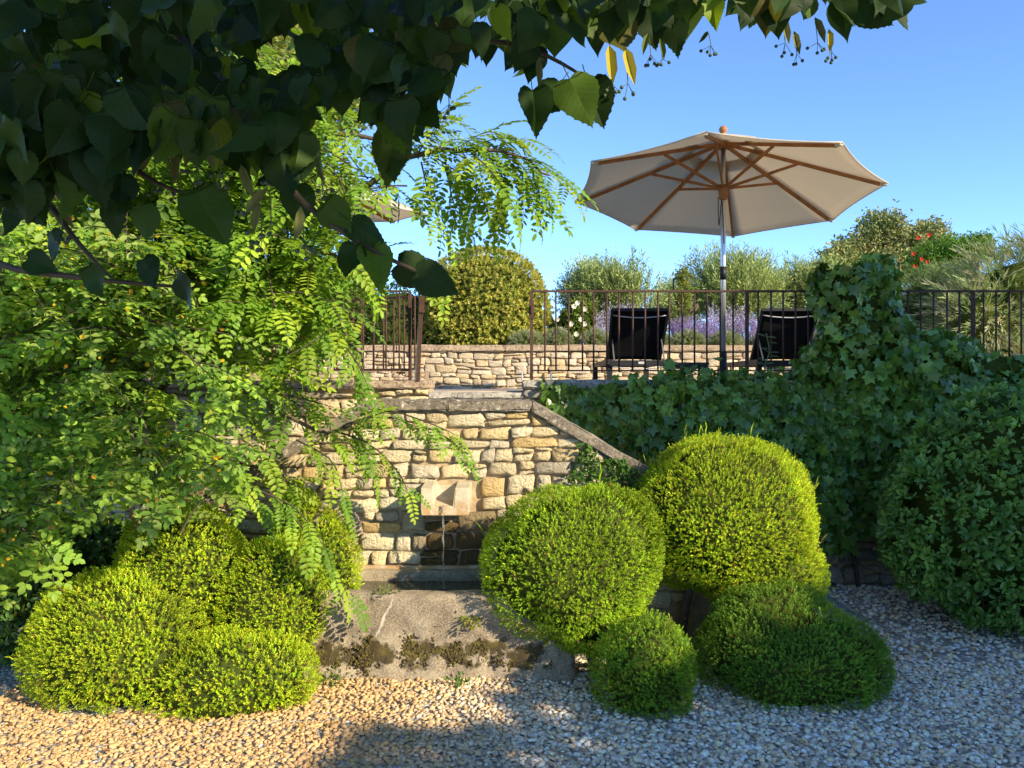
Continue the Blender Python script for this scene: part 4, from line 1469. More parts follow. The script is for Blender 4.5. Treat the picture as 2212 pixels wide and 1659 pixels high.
olive('olive tree with silvery crown behind the left black lounger', pxx(617, 14.5), 14.5, W(0, 548, 14.5)[2], .98, 2700)
olive('olive tree with silvery crown directly behind the parasol pole', pxx(730, 14.5), 14.5, W(0, 545, 14.5)[2], .98, 2700)
olive('smaller olive tree peeking out left of the ivy mound', pxx(810, 15.0), 15.0, W(0, 560, 15)[2], .85, 2000)
olive('dark olive tree half hidden between the two silvery ones', pxx(676, 17.0), 17.0, W(0, 590, 17)[2], .6, 900)

# right: oak, trumpet vine, feathery hedge
CLS = []
for s in range(4):
    r = np.random.default_rng(140 + s); nl = 14
    V, F = inst(*leaf4(.55, .05), r.normal(size=(nl, 3)) * .42, frames(r.normal(size=(nl, 3)), r.normal(size=(nl, 3)) + (0, 0, .5)), r.uniform(.35, .6, nl))
    CLS.append((V, F, np.full(len(V), .5)))


def tree(name, label, base, lobes, n, size, pal, mat, trunk_r, group=None, tm=CLS, up=.3, cat='tree'):
    t = thing(name, label, cat, base, group)
    P = []
    vol = np.array([np.prod(r) ** .67 for c, r in lobes])
    for (c, r), a in zip(lobes, vol / vol.sum()):
        m = int(n * a); d = sphere_dirs(m)
        P.append(np.array(c) + d * np.array(r) * (rng.random(m) ** .4)[:, None])
    P = np.concatenate(P); m = len(P)
    cols = mixcol(m, pal) * (1 + .25 * noise3(P, 1.6, 13))[:, None]
    scatter('crown', tm, P, rv(m) + (0, 0, up), rv(m), size * rng.uniform(.7, 1.3, m), cols, mat, t)
    b = np.array(base, float)
    cc = np.mean([c for c, r in lobes], 0)
    part('trunk', *tube(smoothpath([b - (0, 0, .1), (b * .6 + cc * .4) + (.05, 0, 0), b * .25 + cc * .75], 8), np.linspace(trunk_r, trunk_r * .5, 8), 9), M['bark'], t, smooth=True)
    for c, r in lobes:
        part('branch', *tube(smoothpath([b * .5 + cc * .5, (cc + c) / 2 + rv(1, .1)[0], c], 6), np.linspace(trunk_r * .5, .02, 6), 6), M['bark'], t, smooth=True)
    return t


def Lb(dx, dy, d, rx, rz, ry=None):
    s = K / FPX * d
    return (W(dx, dy, d), np.array([rx * s, (ry or rx) * s, rz * s]))


tree('oak_tree', 'bronze green oak crown rising behind the ivy mound', (pxx(880, 20), 20, ZU),
     [Lb(1905, 510, 20, 55, 55), Lb(1850, 545, 20, 55, 40), Lb(1960, 540, 20, 60, 45), Lb(2005, 520, 20, 45, 45), Lb(1810, 560, 19.5, 38, 35), Lb(1915, 580, 20, 100, 40), Lb(2040, 560, 20, 40, 45)],
     2600, .18, [(.21, .25, .08), (.26, .28, .09), (.15, .20, .06), (.29, .28, .10)], M['olive'], .14)
tv = tree('trumpet_vine', 'bright green trumpet vine with red flowers on the right skyline', (pxx(955, 12.5), 12.5, ZU),
          [Lb(2000, 570, 12.5, 42, 45), Lb(2055, 550, 12.5, 50, 42), Lb(2100, 540, 12.5, 40, 30), Lb(2030, 600, 12.5, 60, 40), Lb(2120, 520, 12.5, 22, 14)], 1500, .085, [(.09, .20, .03), (.13, .25, .035), (.06, .15, .03)], M['robinia'], .05)
for (a, b) in ((1983, 514), (2006, 508), (1972, 548), (1976, 575), (1990, 560), (2003, 566)):
    p = W(a, b, 12.0)
    mb = MB()
    for k in range(5):
        an = k * 1.257
        V, F = inst(*leaf6(.6), p[None], frames(np.array([[math.cos(an) * .8, -.5, math.sin(an) * .8]]), np.array([[0, -1, .3]])), np.array([.045]))
        mb.add(V, F)
    V, F = mb.arrays()
    part('flower', V, F, M['flower'], tv, np.tile([.55, .045, .02], (len(V), 1)))
PL = []
for s in range(4):
    r = np.random.default_rng(170 + s); nl = 22
    y = np.linspace(.1, 1, nl); a = r.uniform(0, 6.28, nl)
    D = np.stack([np.cos(a) * .5, np.full(nl, 1.0), np.sin(a) * .5 - .5 * y], 1)
    V, F = inst(*leaf4(.10, .01), np.stack([0 * y, y, -.35 * y * y], 1), frames(D, r.normal(size=(nl, 3))), r.uniform(.2, .34, nl))
    PL.append((V, F, np.repeat(y, 4)))


def feathery(label, lobes, n, pal, base, size=(.25, .45), name='feathery_hedge', core=True):
    t = thing(name, label, 'hedge', base)
    P, D = on_lobes(lobes, n, .08, 2, ZT - .2)
    P -= D * (rng.random(len(P)) * .12)[:, None]
    m = len(P)
    scatter('foliage', PL, P, unit(D + rv(m, .35) + (0, 0, .35)), rv(m, .3) + (0, 0, 1), rng.uniform(*size, m), mixcol(m, pal) * (1 + .25 * noise3(P, 2, 14))[:, None], M['olive'], t)
    mb = MB()
    for c, r in lobes:
        mb.add(*ellipsoid(c, np.array(r) * .85, 20, 12, .05, 2))
    mb.build('inner_twigs', M['core'], t, smooth=True)
    for c, r in lobes[:2]:
        part('stem', *tube([(c[0], c[1], base[2] - .1), tuple(c)], [.04, .03], 7), M['bark'], t)


feathery('pale feathery grey green hedge at the right end of the terrace', [Lb(2190, 640, 10.2, 100, 80), Lb(2290, 610, 10.6, 90, 90), Lb(2120, 690, 10.0, 70, 60)], 1500, [(.31, .34, .15), (.42, .42, .25), (.23, .30, .10), (.19, .28, .09)], (pxx(1000, 10.2), 10.2, ZT))
feathery('fine leaved green hedge below the trumpet vine', [Lb(2030, 660, 11.6, 85, 70), Lb(1960, 680, 11.6, 50, 50), Lb(2110, 700, 11.4, 90, 55)], 1700, [(.2, .28, .09), (.27, .33, .13), (.14, .22, .06)], (pxx(940, 11.6), 11.6, ZT), (.18, .32), 'fine_hedge')

# cushions of grey santolina on the planter edge
SAN = [shoot(12, .14, .6, .8, 200 + s) for s in range(3)]
cpos = [(1140, 736, 36, 15), (1205, 734, 24, 17), (1287, 735, 29, 16), (1425, 737, 22, 13), (1487, 737, 33, 16), (1568, 738, 33, 15), (1664, 738, 24, 15), (1768, 740, 22, 15)]
names_ = ['leftmost grey green santolina cushion at the foot of the golden evergreen', 'small santolina cushion between the evergreen and the white roses', 'grey santolina cushion in front of the white rose bush',
          'santolina cushion just showing right of the left lounger', 'wide santolina cushion under the purple sage left of the pole', 'santolina cushion immediately right of the parasol pole',
          'santolina cushion just left of the right lounger', 'rightmost santolina cushion beside the ivy mound']
for (a, b, rx, rz), lab in zip(cpos, names_):
    c = W(a, b + 6, 11.35); s = K / FPX * 11.35
    r = np.array([rx * s, rx * s * .8, rz * s * 1.35])
    t = thing('santolina_cushion', lab, 'bush', (c[0], c[1], ZU), 'santolina cushions on the planter edge')
    part('inner_twigs', *ellipsoid(c, r * .88, 18, 10, .01, 5), M['core'], t, smooth=True)
    n = 520
    d = sphere_dirs(n); P = c + d * r * .95
    scatter('foliage', SAN, P, unit(d + rv(n, .25)), rv(n), rng.uniform(.04, .075, n), mixcol(n, [(.32, .37, .2), (.38, .42, .26), (.26, .32, .16)]), M['olive'], t)

# Russian sage: stems with mauve spikes
SG = []
for s in range(4):
    r = np.random.default_rng(230 + s); nl = 26
    y = np.linspace(.1, 1, nl); a = r.uniform(0, 6.28, nl)
    D = np.stack([np.cos(a), np.full(nl, .8), np.sin(a)], 1)
    V, F = inst(*leaf4(.5, .02), np.stack([.05 * y, y, .04 * y * y], 1), frames(D, r.normal(size=(nl, 3))), r.uniform(.04, .075, nl))
    SG.append((V, F, np.repeat(y, 4)))


def sage(label, dx, dy_top, half, deep, n, d=12.0):
    c = W(dx, dy_top, d); s = K / FPX * d
    h = c[2] - ZU
    t = thing('sage_plant', label, 'sage plant', (c[0], d, ZU), 'purple sage plants in the upper bed')
    base = np.c_[c[0] + rng.normal(size=n) * half * s * .35, d + rng.normal(size=n) * .12, np.full(n, ZU)]
    lean = np.c_[rng.normal(size=n) * half * s * .45 / h, rng.normal(size=n) * .25, np.ones(n)]
    L = h * rng.uniform(.7, 1.0, n)
    dirs = unit(lean)
    mb = MB()
    for k in range(0, n, 2):
        mb.add(*tube([base[k], base[k] + dirs[k] * L[k] * .6], [.004, .003], 3, cap=False))
    mb.build('stems', M['greentwig'], t, kind='stuff')
    pal = [(.31, .22, .43), (.26, .18, .38), (.37, .28, .48)] if deep else [(.48, .42, .54), (.42, .38, .48), (.55, .48, .6)]
    P = base + dirs * (L * .42)[:, None]
    scatter('flower_spikes', SG, P, dirs, rv(n), np.stack([L * .6, L * .58, L * .6], 1), mixcol(n, pal), M['flower'], t)
    P = base + dirs * (L * .02)[:, None]
    scatter('foliage', SG, P, unit(dirs + rv(n, .2)), rv(n), np.stack([L * .7, L * .42, L * .7], 1), mixcol(n, [(.16, .2, .10), (.2, .23, .13)]), M['olive'], t)


for a in [('pale mauve sage plant rising behind the left lounger', 1345, 648, 60, False, 150), ('pale sage plant left of the left lounger', 1292, 668, 30, False, 80), ('deep purple sage plant right of the left lounger', 1480, 680, 45, True, 260, 11.7),
          ('deep purple sage plant just left of the parasol pole', 1530, 684, 40, True, 220, 11.7), ('pale sage plant behind the parasol pole', 1560, 655, 55, False, 120), ('purple sage plant left of the right lounger', 1622, 680, 35, True, 200, 11.7), ('pale sage plant right of the right lounger', 1775, 680, 35, False, 90), ('purple sage plant at the foot of the ivy mound', 1795, 705, 25, True, 60, 11.7)]:
    sage(*a)

# white rose bush
rb_ = leafy_shrub('rose_bush', 'light green rose bush with white blooms beside the golden evergreen', 'rose bush', [Lb(1235, 705, 11.9, 36, 45), Lb(1250, 670, 11.9, 26, 28), Lb(1215, 735, 11.9, 34, 30)], 1100, .07,
                  [(.14, .20, .04), (.18, .24, .05), (.10, .16, .03)], M['robinia'], (pxx(572, 11.9), 11.9, ZU), [], zmin=2.13, namp=.1, core=.6)
for (a, b) in ((1203, 690), (1212, 712), (1222, 718), (1205, 718), (1233, 700), (1240, 662), (1247, 655), (1262, 668), (1255, 690), (1228, 727), (1245, 722), (1262, 700)):
    p = W(a, b, 11.45); mb = MB()
    for k in range(7):
        an = k * .9
        V, F = inst(*leaf6(.9), p[None], frames(np.array([[math.cos(an), -.6, math.sin(an)]]), np.array([[0, -1, .4]])), np.array([.045]))
        mb.add(V, F)
    V, F = mb.arrays()
    part('bloom', V, F, M['flower'], rb_, np.tile([.78, .75, .62], (len(V), 1)))
# pale tree left, far behind the robinia, and yellow leaved sapling between the olives
tree('ash_tree', 'tall light green tree behind the robinia, seen through the linden leaves', (-5.2, 14, ZU), [Lb(620, 230, 14, 150, 140), Lb(420, 330, 14, 170, 150), Lb(760, 170, 14, 90, 110), Lb(520, 100, 14, 160, 130), Lb(220, 250, 14, 170, 200)],
     2100, .22, [(.20, .23, .05), (.26, .27, .07), (.15, .2, .04)], M['robinia'], .16)
tree('vine_sapling', 'slender yellow green sapling between the two silvery olives', (pxx(683, 12.8), 12.8, ZU), [Lb(1475, 600, 12.8, 15, 25), Lb(1480, 645, 12.8, 16, 30), Lb(1470, 690, 12.8, 14, 25)], 130, .10, [(.2, .24, .05), (.26, .27, .06), (.15, .2, .04)], M['robinia'], .02)

# leafy shoot by the railing
sh = thing('sapling', 'single leafy shoot growing through the railing right of the parasol pole', 'sapling', (pxx(764, 6.9), 6.9, 1.7))
stem = smoothpath([W(1655, 830, 6.9), W(1652, 790, 6.9), W(1662, 760, 6.9), W(1655, 720, 6.9)], 12)
part('stem', *tube(stem, .006, 6), M['greentwig'], sh, smooth=True)
for k in range(14):
    p = stem[min(11, 1 + int(k * .75))]; s = 1 if k % 2 else -1
    V, F = inst(*leaf6(.42), p[None], frames(np.array([[s * 1.0, -.3, .15 + rng.normal() * .25]]), np.array([[0, -.5, 1.0]])), np.array([.10 * rng.uniform(.7, 1.1)]))
    part('leaf', V, F, M['ivy'], sh, np.tile([.07, .12, .04], (len(V), 1)) * rng.uniform(.7, 1.2))

# ------------------------------------------------------------------ robinia on the left


def comp_leaf(npair, w, ll, seed, droop=.35, gap0=.12):
    r = np.random.default_rng(seed)
    ys = np.linspace(gap0, .92, npair)
    Ps, Ds, Ns, S_ = [], [], [], []
    zf = lambda y: -droop * y * y
    for y in ys:
        for s in (-1, 1):
            Ps.append([s * .004, y + r.uniform(-.01, .01), zf(y)])
            Ds.append([s * 1.0, .38 + r.uniform(-.15, .15), -.10 + r.uniform(-.22, .12)])
            Ns.append([r.normal() * .2, -2 * droop * y * -.2, 1])
            S_.append(ll * r.uniform(.85, 1.1) * (.8 + .35 * math.sin(math.pi * min(1, y * 1.05))))
    Ps.append([0, .95, zf(.95)]); Ds.append([0, 1, -2 * droop]); Ns.append([0, .3, 1]); S_.append(ll)
    V, F = inst(*leaf6(w, .03, .05), np.array(Ps), frames(np.array(Ds), np.array(Ns, float)), np.array(S_))
    rib = tube([(0, y, zf(y)) for y in np.linspace(0, .95, 3)], .006, 3, cap=False)
    mb = MB(); mb.add(V, F); mb.add(*rib)
    V, F = mb.arrays()
    return V, F, np.full(len(V), .5)


ROB = [comp_leaf(7, .52, .225, 300 + s, .30 + .1 * s) for s in range(3)]
SEN = [comp_leaf(4, .66, .29, 320 + s, .15 + .1 * s) for s in range(3)]


def spray(path, step, L, side=.9, tip=True, sink=.45):
    """compound leaves alternating along a twig; returns lists"""
    path = np.array(path)
    seg = np.linalg.norm(np.diff(path, axis=0), axis=1); cum = np.r_[0, np.cumsum(seg)]
    P, D, Nn, S_ = [], [], [], []
    s = step * .8; k = 0
    while s < cum[-1]:
        i = min(np.searchsorted(cum, s) - 1, len(seg) - 1); i = max(i, 0)
        p = path[i] + (path[i + 1] - path[i]) * (s - cum[i]) / seg[i]
        t = unit(path[i + 1] - path[i])
        a = unit(np.cross(t, (0, 0, 1)) + 1e-6) * (1 if k % 2 else -1)
        d = t * .7 + a * side * rng.uniform(.5, 1.1) + np.array([0, 0, -sink]) + rv(1, .22)[0]
        P.append(p); D.append(d); Nn.append(np.array([.35, -.45, 1.0]) + rv(1, .35)[0]); S_.append(L * rng.uniform(.7, 1.2))
        s += step * rng.uniform(.7, 1.3); k += 1
    if tip:
        P.append(path[-1]); D.append(unit(path[-1] - path[-2]) + rv(1, .1)[0]); Nn.append(np.array([.2, -.3, 1.0])); S_.append(L)
    return P, D, Nn, S_


def compound_plant(t, sprays, tmpl, mat, pal, n_part, twr=.004, name='compound_leaf'):
    P, D, Nn, S_ = [], [], [], []
    mb = MB()
    for path, step, L, *sk in sprays:
        a, b, c, d = spray(path, step, L, sink=sk[0] if sk else .45)
        P += a; D += b; Nn += c; S_ += d
        mb.add(*tube(path, np.linspace(twr * 1.5, twr * .5, len(path)), 4, cap=False))
    P = np.array(P); D = np.array(D); Nn = np.array(Nn); S_ = np.array(S_)
    n = len(P)
    cols = mixcol(n, pal, .2) * (1 + .18 * noise3(P, 2.0, 15))[:, None]
    q = proj(P)
    vis = (q[:, 0] > -50) & (q[:, 0] < 2262) & (q[:, 1] > -50) & (q[:, 1] < 1700)
    score = S_ / P[:, 1] * np.where(vis, 1, 0) + rng.random(n) * .004
    order = np.argsort(-score)
    key = np.zeros(n, bool); key[order[:n_part]] = True
    R = frames(D, Nn)
    ms = [mesh_np(name, T[0], T[1], np.ones((len(T[0]), 3))) for T in tmpl]
    for i in np.nonzero(key)[0]:
        B = np.eye(4); B[:3, :3] = R[i] * S_[i]; B[:3, 3] = P[i]
        link(name, ms[rng.integers(0, len(ms))], mat, t, Matrix(B.tolist()), cols[i])
    m = ~key
    scatter('foliage', tmpl, P[m], D[m], Nn[m], S_[m], cols[m], mat, t)
    mb.build('twigs', M['twig'], t, kind='stuff')
    print(t.name, 'compound leaves', n)
    return P


def rand_twig(p, d, L, droop=.35, n=6):
    pts = [np.array(p, float)]
    d = unit(d)
    for k in range(n - 1):
        d = unit(d + np.array([0, 0, -droop / n]) + rv(1, .12)[0])
        pts.append(pts[-1] + d * L / (n - 1))
    return np.array(pts)


ro = thing('robinia_tree', 'sunlit robinia with feathery compound leaves filling the left side', 'tree', (-2.9, 5.6, 0))
trunk_top = np.array([-2.7, 5.5, 1.9])
part('trunk', *tube(smoothpath([(-2.95, 5.6, -.1), (-2.9, 5.55, .8), (-2.75, 5.5, 1.5), trunk_top, (-2.5, 5.5, 2.6), (-2.2, 5.6, 3.6)], 14), np.linspace(.085, .03, 14), 10), M['bark'], ro, smooth=True)
limbs = [
    [trunk_top, W(560, 500, 5.3), W(760, 410, 5.2), W(900, 335, 5.1), W(1010, 320, 5.0), W(1110, 340, 5.0), W(1190, 378, 5.0)],
    [(-2.8, 5.5, 1.5), W(430, 690, 5.2), W(540, 650, 5.0), W(660, 640, 4.9), W(740, 700, 4.8), W(790, 790, 4.7)],
    [(-2.85, 5.5, 1.1), W(420, 780, 5.1), W(560, 870, 5.0), W(680, 925, 4.9), W(760, 920, 4.85)],
    [(-2.9, 5.5, .9), W(400, 960, 5.0), W(520, 1000, 4.9), W(620, 1040, 4.8)],
    [trunk_top, W(300, 400, 5.2), W(420, 250, 5.3), W(560, 140, 5.4), W(700, 120, 5.4)],
    [trunk_top, W(120, 430, 5.1), W(40, 300, 5.2), W(-60, 200, 5.2)],
    [(-2.8, 5.5, 1.5), W(150, 650, 5.0), W(20, 720, 4.9), W(-80, 760, 4.9)],
    [trunk_top, W(500, 360, 5.4), W(660, 300, 5.3), W(850, 290, 5.2), W(960, 270, 5.1)],
    [trunk_top, W(480, 560, 4.9), W(620, 530, 4.8), W(740, 560, 4.8), W(800, 600, 4.8)],
]
sprays = []
for i, L in enumerate(limbs):
    path = smoothpath(L, 18) + rv(18, .012)
    part('branch', *tube(path, np.linspace(.028, .006, 18), 6), M['bark'], ro, smooth=True)
    sprays.append((path[6:], .09, .24))
# side twigs on the thin outer limb toward the sky
for tpts in ([(900, 335), (930, 290), (965, 240)], [(980, 325), (1050, 285), (1095, 300)], [(1010, 322), (1070, 300), (1130, 300)], [(1060, 330), (1090, 400), (1075, 470)], [(1100, 340), (1160, 350), (1225, 395)],
             [(960, 335), (975, 420), (995, 480)], [(910, 350), (930, 430), (960, 480)], [(1000, 330), (1030, 390), (1020, 450)], [(1100, 350), (1150, 390), (1185, 420)],
             [(930, 330), (985, 300), (1040, 320)], [(940, 340), (1000, 380), (1050, 420)], [(1040, 335), (1110, 370), (1150, 430)], [(880, 330), (905, 290), (930, 262)], [(1020, 330), (1060, 370), (1110, 440)],
             [(880, 560), (930, 560), (950, 600)]):
    d = 5.0 + rng.normal() * .12
    sprays.append((smoothpath([W(a, b, d + rng.normal() * .05) for a, b in tpts], 8), .045, .25, .2))
# sprays hanging over the fountain wall and trough
for tpts, d in (([(700, 940), (820, 900), (940, 930), (1000, 975)], 4.8), ([(690, 960), (760, 960), (810, 1030)], 4.8), ([(720, 930), (800, 960), (860, 1020), (880, 1060)], 4.85),
                ([(580, 1060), (670, 1160), (730, 1250), (765, 1290)], 4.5), ([(640, 950), (720, 1000), (745, 1100)], 4.7), ([(560, 1060), (640, 1100), (700, 1180)], 4.45), ([(740, 740), (775, 790), (800, 850)], 4.6), ([(740, 920), (840, 890), (930, 915), (985, 940)], 4.75)):
    sprays.append((smoothpath([W(a, b, d + rng.normal() * .04) for a, b in tpts], 8), .055, .17))
for tpts, d in (([(430, 850), (520, 890), (600, 960)], 5.0), ([(480, 800), (600, 850), (690, 900)], 5.0), ([(380, 900), (460, 960), (530, 1040)], 4.8), ([(510, 940), (590, 1000), (640, 1070)], 4.8), ([(560, 840), (650, 860), (720, 880)], 4.9), ([(420, 980), (500, 1030), (560, 1090)], 4.7)):
    sprays.append((smoothpath([W(a, b, d + rng.normal() * .05) for a, b in tpts], 8), .055, .19))
# the mass of the crown
MASS = [(-60, 380), (200, 300), (420, 230), (560, 110), (680, 110), (720, 300), (800, 360), (800, 480), (800, 560), (760, 620), (720, 660), (660, 740), (680, 800), (620, 790), (520, 770), (430, 800), (300, 860), (-60, 900)]
k = 0
while k < 520:
    a, b = rng.uniform(-60, 960), rng.uniform(90, 960)
    if not inpoly(np.array([[a, b]]), MASS)[0]:
        continue
    if 300 < a < 420 and 690 < b < 800:
        continue
    if a > 700 and 380 < b < 540:
        continue
    if b > 640 and rng.random() < .45:
        continue
    d = rng.uniform(4.5, 6.0)
    p = W(a, b, d)
    dr = np.array([rng.uniform(-.5, .8), rng.uniform(-.7, .2), rng.uniform(-.1, .5)])
    sprays.append((rand_twig(p - unit(dr) * .25, dr, rng.uniform(.35, .6), .5), .075, .23))
    k += 1
ROBG = [(.20, .34, .03), (.16, .30, .03), (.25, .39, .035), (.135, .255, .03), (.30, .41, .04)]
compound_plant(ro, sprays, ROB, M['robinia'], ROBG, 300)

# bladder senna with yellow pods and flowers, lower left
se = thing('senna_shrub', 'loose shrub with round leaflets and yellow flowers at lower left', 'shrub', (-2.8, 4.9, 0))
SM = [(-80, 520), (200, 480), (420, 600), (470, 760), (420, 880), (480, 960), (500, 1040), (430, 1080), (330, 1060), (230, 1060), (150, 1130), (110, 1200), (40, 1220), (-80, 1220)]
sprays = []; starts = []
k = 0
while k < 310:
    a, b = rng.uniform(-80, 560), rng.uniform(480, 1270)
    if not inpoly(np.array([[a, b]]), SM)[0]:
        continue
    if 290 < a < 425 and 690 < b < 800:
        continue
    if b > 850 and a > 330 and rng.random() < .3:
        continue
    d = rng.uniform(4.1, 5.2) if b < 1000 else rng.uniform(4.0, 4.6)
    dr = np.array([rng.uniform(-.4, .8), rng.uniform(-.7, .1), rng.uniform(-.2, .7)])
    p = W(a, b, d)
    sprays.append((rand_twig(p - unit(dr) * .2, dr, rng.uniform(.3, .5), .35), .06, .155))
    starts.append(p)
    k += 1
SENG = [(.22, .36, .045), (.17, .31, .045), (.28, .43, .05), (.14, .26, .04), (.26, .36, .08)]
PS = compound_plant(se, sprays, SEN, M['robinia'], SENG, 300)
for e in [W(60, 600, 4.8), W(160, 800, 4.6), W(300, 650, 4.8), W(40, 950, 4.4), W(240, 1000, 4.6), W(380, 900, 4.7), W(420, 1000, 4.6), W(60, 1100, 4.3)]:
    part('stem', *tube(smoothpath([(-2.8 + rng.normal() * .1, 4.95, -.05), (-2.75, 4.9, .45), (np.array([-2.7, 4.85, .9]) + e) / 2 + rv(1, .06)[0], e], 12), np.linspace(.02, .006, 12), 6), M['twig'], se, smooth=True)
pick = PS[rng.integers(0, len(PS), 420)] + rv(420, .05) + (0, -.06, 0)
fl = inst(*leaf6(.75, .15), pick, frames(rv(420) + (0, 0, -.6), rv(420) + (0, -1, 0)), rng.uniform(.02, .038, 420))
part('flowers', *fl, M['flower'], se, np.repeat(mixcol(420, [(.62, .40, .02), (.70, .50, .03), (.55, .28, .02)]), 6, 0), kind='stuff')

# ------------------------------------------------------------------ linden overhead


def linden_leaf(seed, fold, curl, lean=False):
    r = np.random.default_rng(seed)
    A = np.array([(.02, .0), (.15, -.075), (.30, -.055), (.42, .06), (.49, .22), (.49, .38), (.43, .54), (.33, .70), (.21, .85), (.10, .97), (.03, 1.06), (0, 1.14)])
    A[:, 0] *= r.uniform(.86, 1.02)
    out = [A[0]]
    for i in range(1, len(A)):
        a, b = A[i - 1], A[i]
        if 1 < i < len(A) - 1 and not lean:
            t = unit(b - a); nrm = np.array([t[1], -t[0]])
            out += [a + (b - a) * .42 + nrm * .004, a + (b - a) * .55 + nrm * .028]
        out.append(b)
    out = np.array(out)
    zf = lambda x, y: fold * np.abs(x) - curl * (y - .1) ** 2 + .09 * np.sin(y * 6 + seed) * np.abs(x) * 2 + .06 * np.sin(y * 3.1 + seed * 2) * x * 2 - .25 * np.abs(x) ** 2
    k = len(out)
    mid = np.c_[np.zeros(k), np.clip(out[:, 1], 0, 1.14)]
    V, L, F = [], [], []
    for s in (1, -1):
        half = np.c_[out[:, 0] * .5 * s, out[:, 1] * .5 + mid[:, 1] * .5]
        for Q in ((mid, np.c_[out[:, 0] * s, out[:, 1]]) if lean else (mid, half, np.c_[out[:, 0] * s, out[:, 1]])):
            V.append(np.c_[Q, zf(Q[:, 0], Q[:, 1])]); L.append(np.c_[Q, np.zeros(k)])
    for h in range(2):
        b = h * (2 if lean else 3) * k
        for c in range(1 if lean else 2):
            i = np.arange(k - 1)
            q = np.stack([b + c * k + i, b + (c + 1) * k + i, b + (c + 1) * k + i + 1, b + c * k + i + 1], 1)
            F.append(q if h == 0 else q[:, ::-1])
    V = np.concatenate(V); L = np.concatenate(L)
    tv_, tf_ = tube([(0, .02, -.002), (0, -.2, .02), (0, -.42, .07)], .012, 4, cap=False)
    n0 = len(V)
    V = np.concatenate([V, tv_]); L = np.concatenate([L, np.tile([.3, .49, 0], (len(tv_), 1))])
    return V, [np.concatenate(F), tf_[0] + n0], L


li = thing('linden_tree', 'dark overhanging linden branches with large heart shaped leaves along the top', 'tree', (-.4, -1.9, 0))
part('trunk', *tube(smoothpath([(-.4, -1.9, -.1), (-.4, -1.9, 1.2), (-.3, -1.7, 2.6), (-.2, -1.2, 4.2)], 12), np.linspace(.2, .09, 12), 12), M['bark'], li, smooth=True)
LB = [
    [(-.3, -1.5, 2.9), (.3, .2, 3.1), W(900, -160, 2.0), W(1300, -30, 2.1), W(1650, -15, 2.2), W(1930, 5, 2.2)],
    [(-.3, -1.5, 2.8), (-.1, .2, 2.95), W(620, -120, 1.9), W(900, 60, 1.9), W(1130, 100, 1.9), W(1270, 170, 1.9)],
    [(-.3, -1.5, 2.7), (-.3, .2, 2.85), W(330, -60, 1.7), W(500, 200, 1.6), W(620, 400, 1.55), W(770, 520, 1.5), W(930, 600, 1.5)],
    [(-.3, -1.5, 2.7), (-.5, .2, 2.85), W(100, -80, 1.8), W(170, 200, 1.7), W(300, 370, 1.6), W(440, 430, 1.55)],
    [(-.3, -1.5, 2.7), (-.8, .2, 2.8), W(-80, 40, 1.9), W(40, 330, 1.7), W(150, 500, 1.6), W(240, 600, 1.6)],
    [(-.3, -1.5, 2.8), (-.2, .2, 2.9), W(480, -100, 2.2), W(700, 120, 2.2), W(830, 260, 2.1)],
    [(-.3, -1.5, 2.7), (-.9, .2, 2.8), W(-100, 420, 1.8), W(-20, 560, 1.7), W(180, 600, 1.6), W(390, 620, 1.6)],
]
for b in LB:
    p = smoothpath(b, 22)
    part('branch', *tube(p, np.r_[np.linspace(.05, .012, 8), np.linspace(.011, .0028, 14)], 6), M['twig'], li, smooth=True)
LT = [linden_leaf(500 + s, f, c) for s, (f, c) in enumerate(((.30, .12), (.05, .25), (.70, .30), (-.2, .15), (.2, .55), (.5, -.15), (.9, .4)))]
LT2 = [linden_leaf(500 + s, f, c, True) for s, (f, c) in enumerate(((.30, .12), (.05, .25), (.70, .30), (-.2, .15), (.2, .55)))]
LM = [mesh_np('leaf', T[0], T[1], np.ones((len(T[0]), 3)), True, T[2]) for T in LT]
LPOLY = [(-60, -60), (2010, -60), (1990, 0), (1950, 25), (1850, 35), (1700, 30), (1560, 30), (1480, 50), (1380, 60), (1300, 140), (1240, 170), (1170, 190), (1100, 130), (1050, 90), (960, 150), (900, 230), (840, 260), (780, 200), (700, 270), (610, 380), (480, 330), (380, 290), (300, 310), (180, 380), (80, 430), (-60, 430)]
pos, dirs, nrms, size = [], [], [], []
k = 0
while k < 1120:
    a, b = rng.uniform(-60, 2010), rng.uniform(-60, 430)
    if not inpoly(np.array([[a, b]]), LPOLY)[0]:
        continue
    if a > 1250 and rng.random() < .3:
        continue
    gq = noise3(np.array([[a / 95, b / 95, .3]]), .55, 41)[0]
    if b > 60 and gq < -.36:
        continue
    d = rng.uniform(1.35, 3.1) if a < 1100 else rng.uniform(1.8, 2.5)
    if b > 230:
        d = rng.uniform(1.35, 2.0)
    pos.append(W(a, b - 25, d)); dirs.append(np.array([rng.normal() * .45, rng.normal() * .35, -1.0])); nrms.append(np.array([rng.normal() * .6, -1, rng.normal() * .5 + .1])); size.append(rng.uniform(.05, .092))
    k += 1
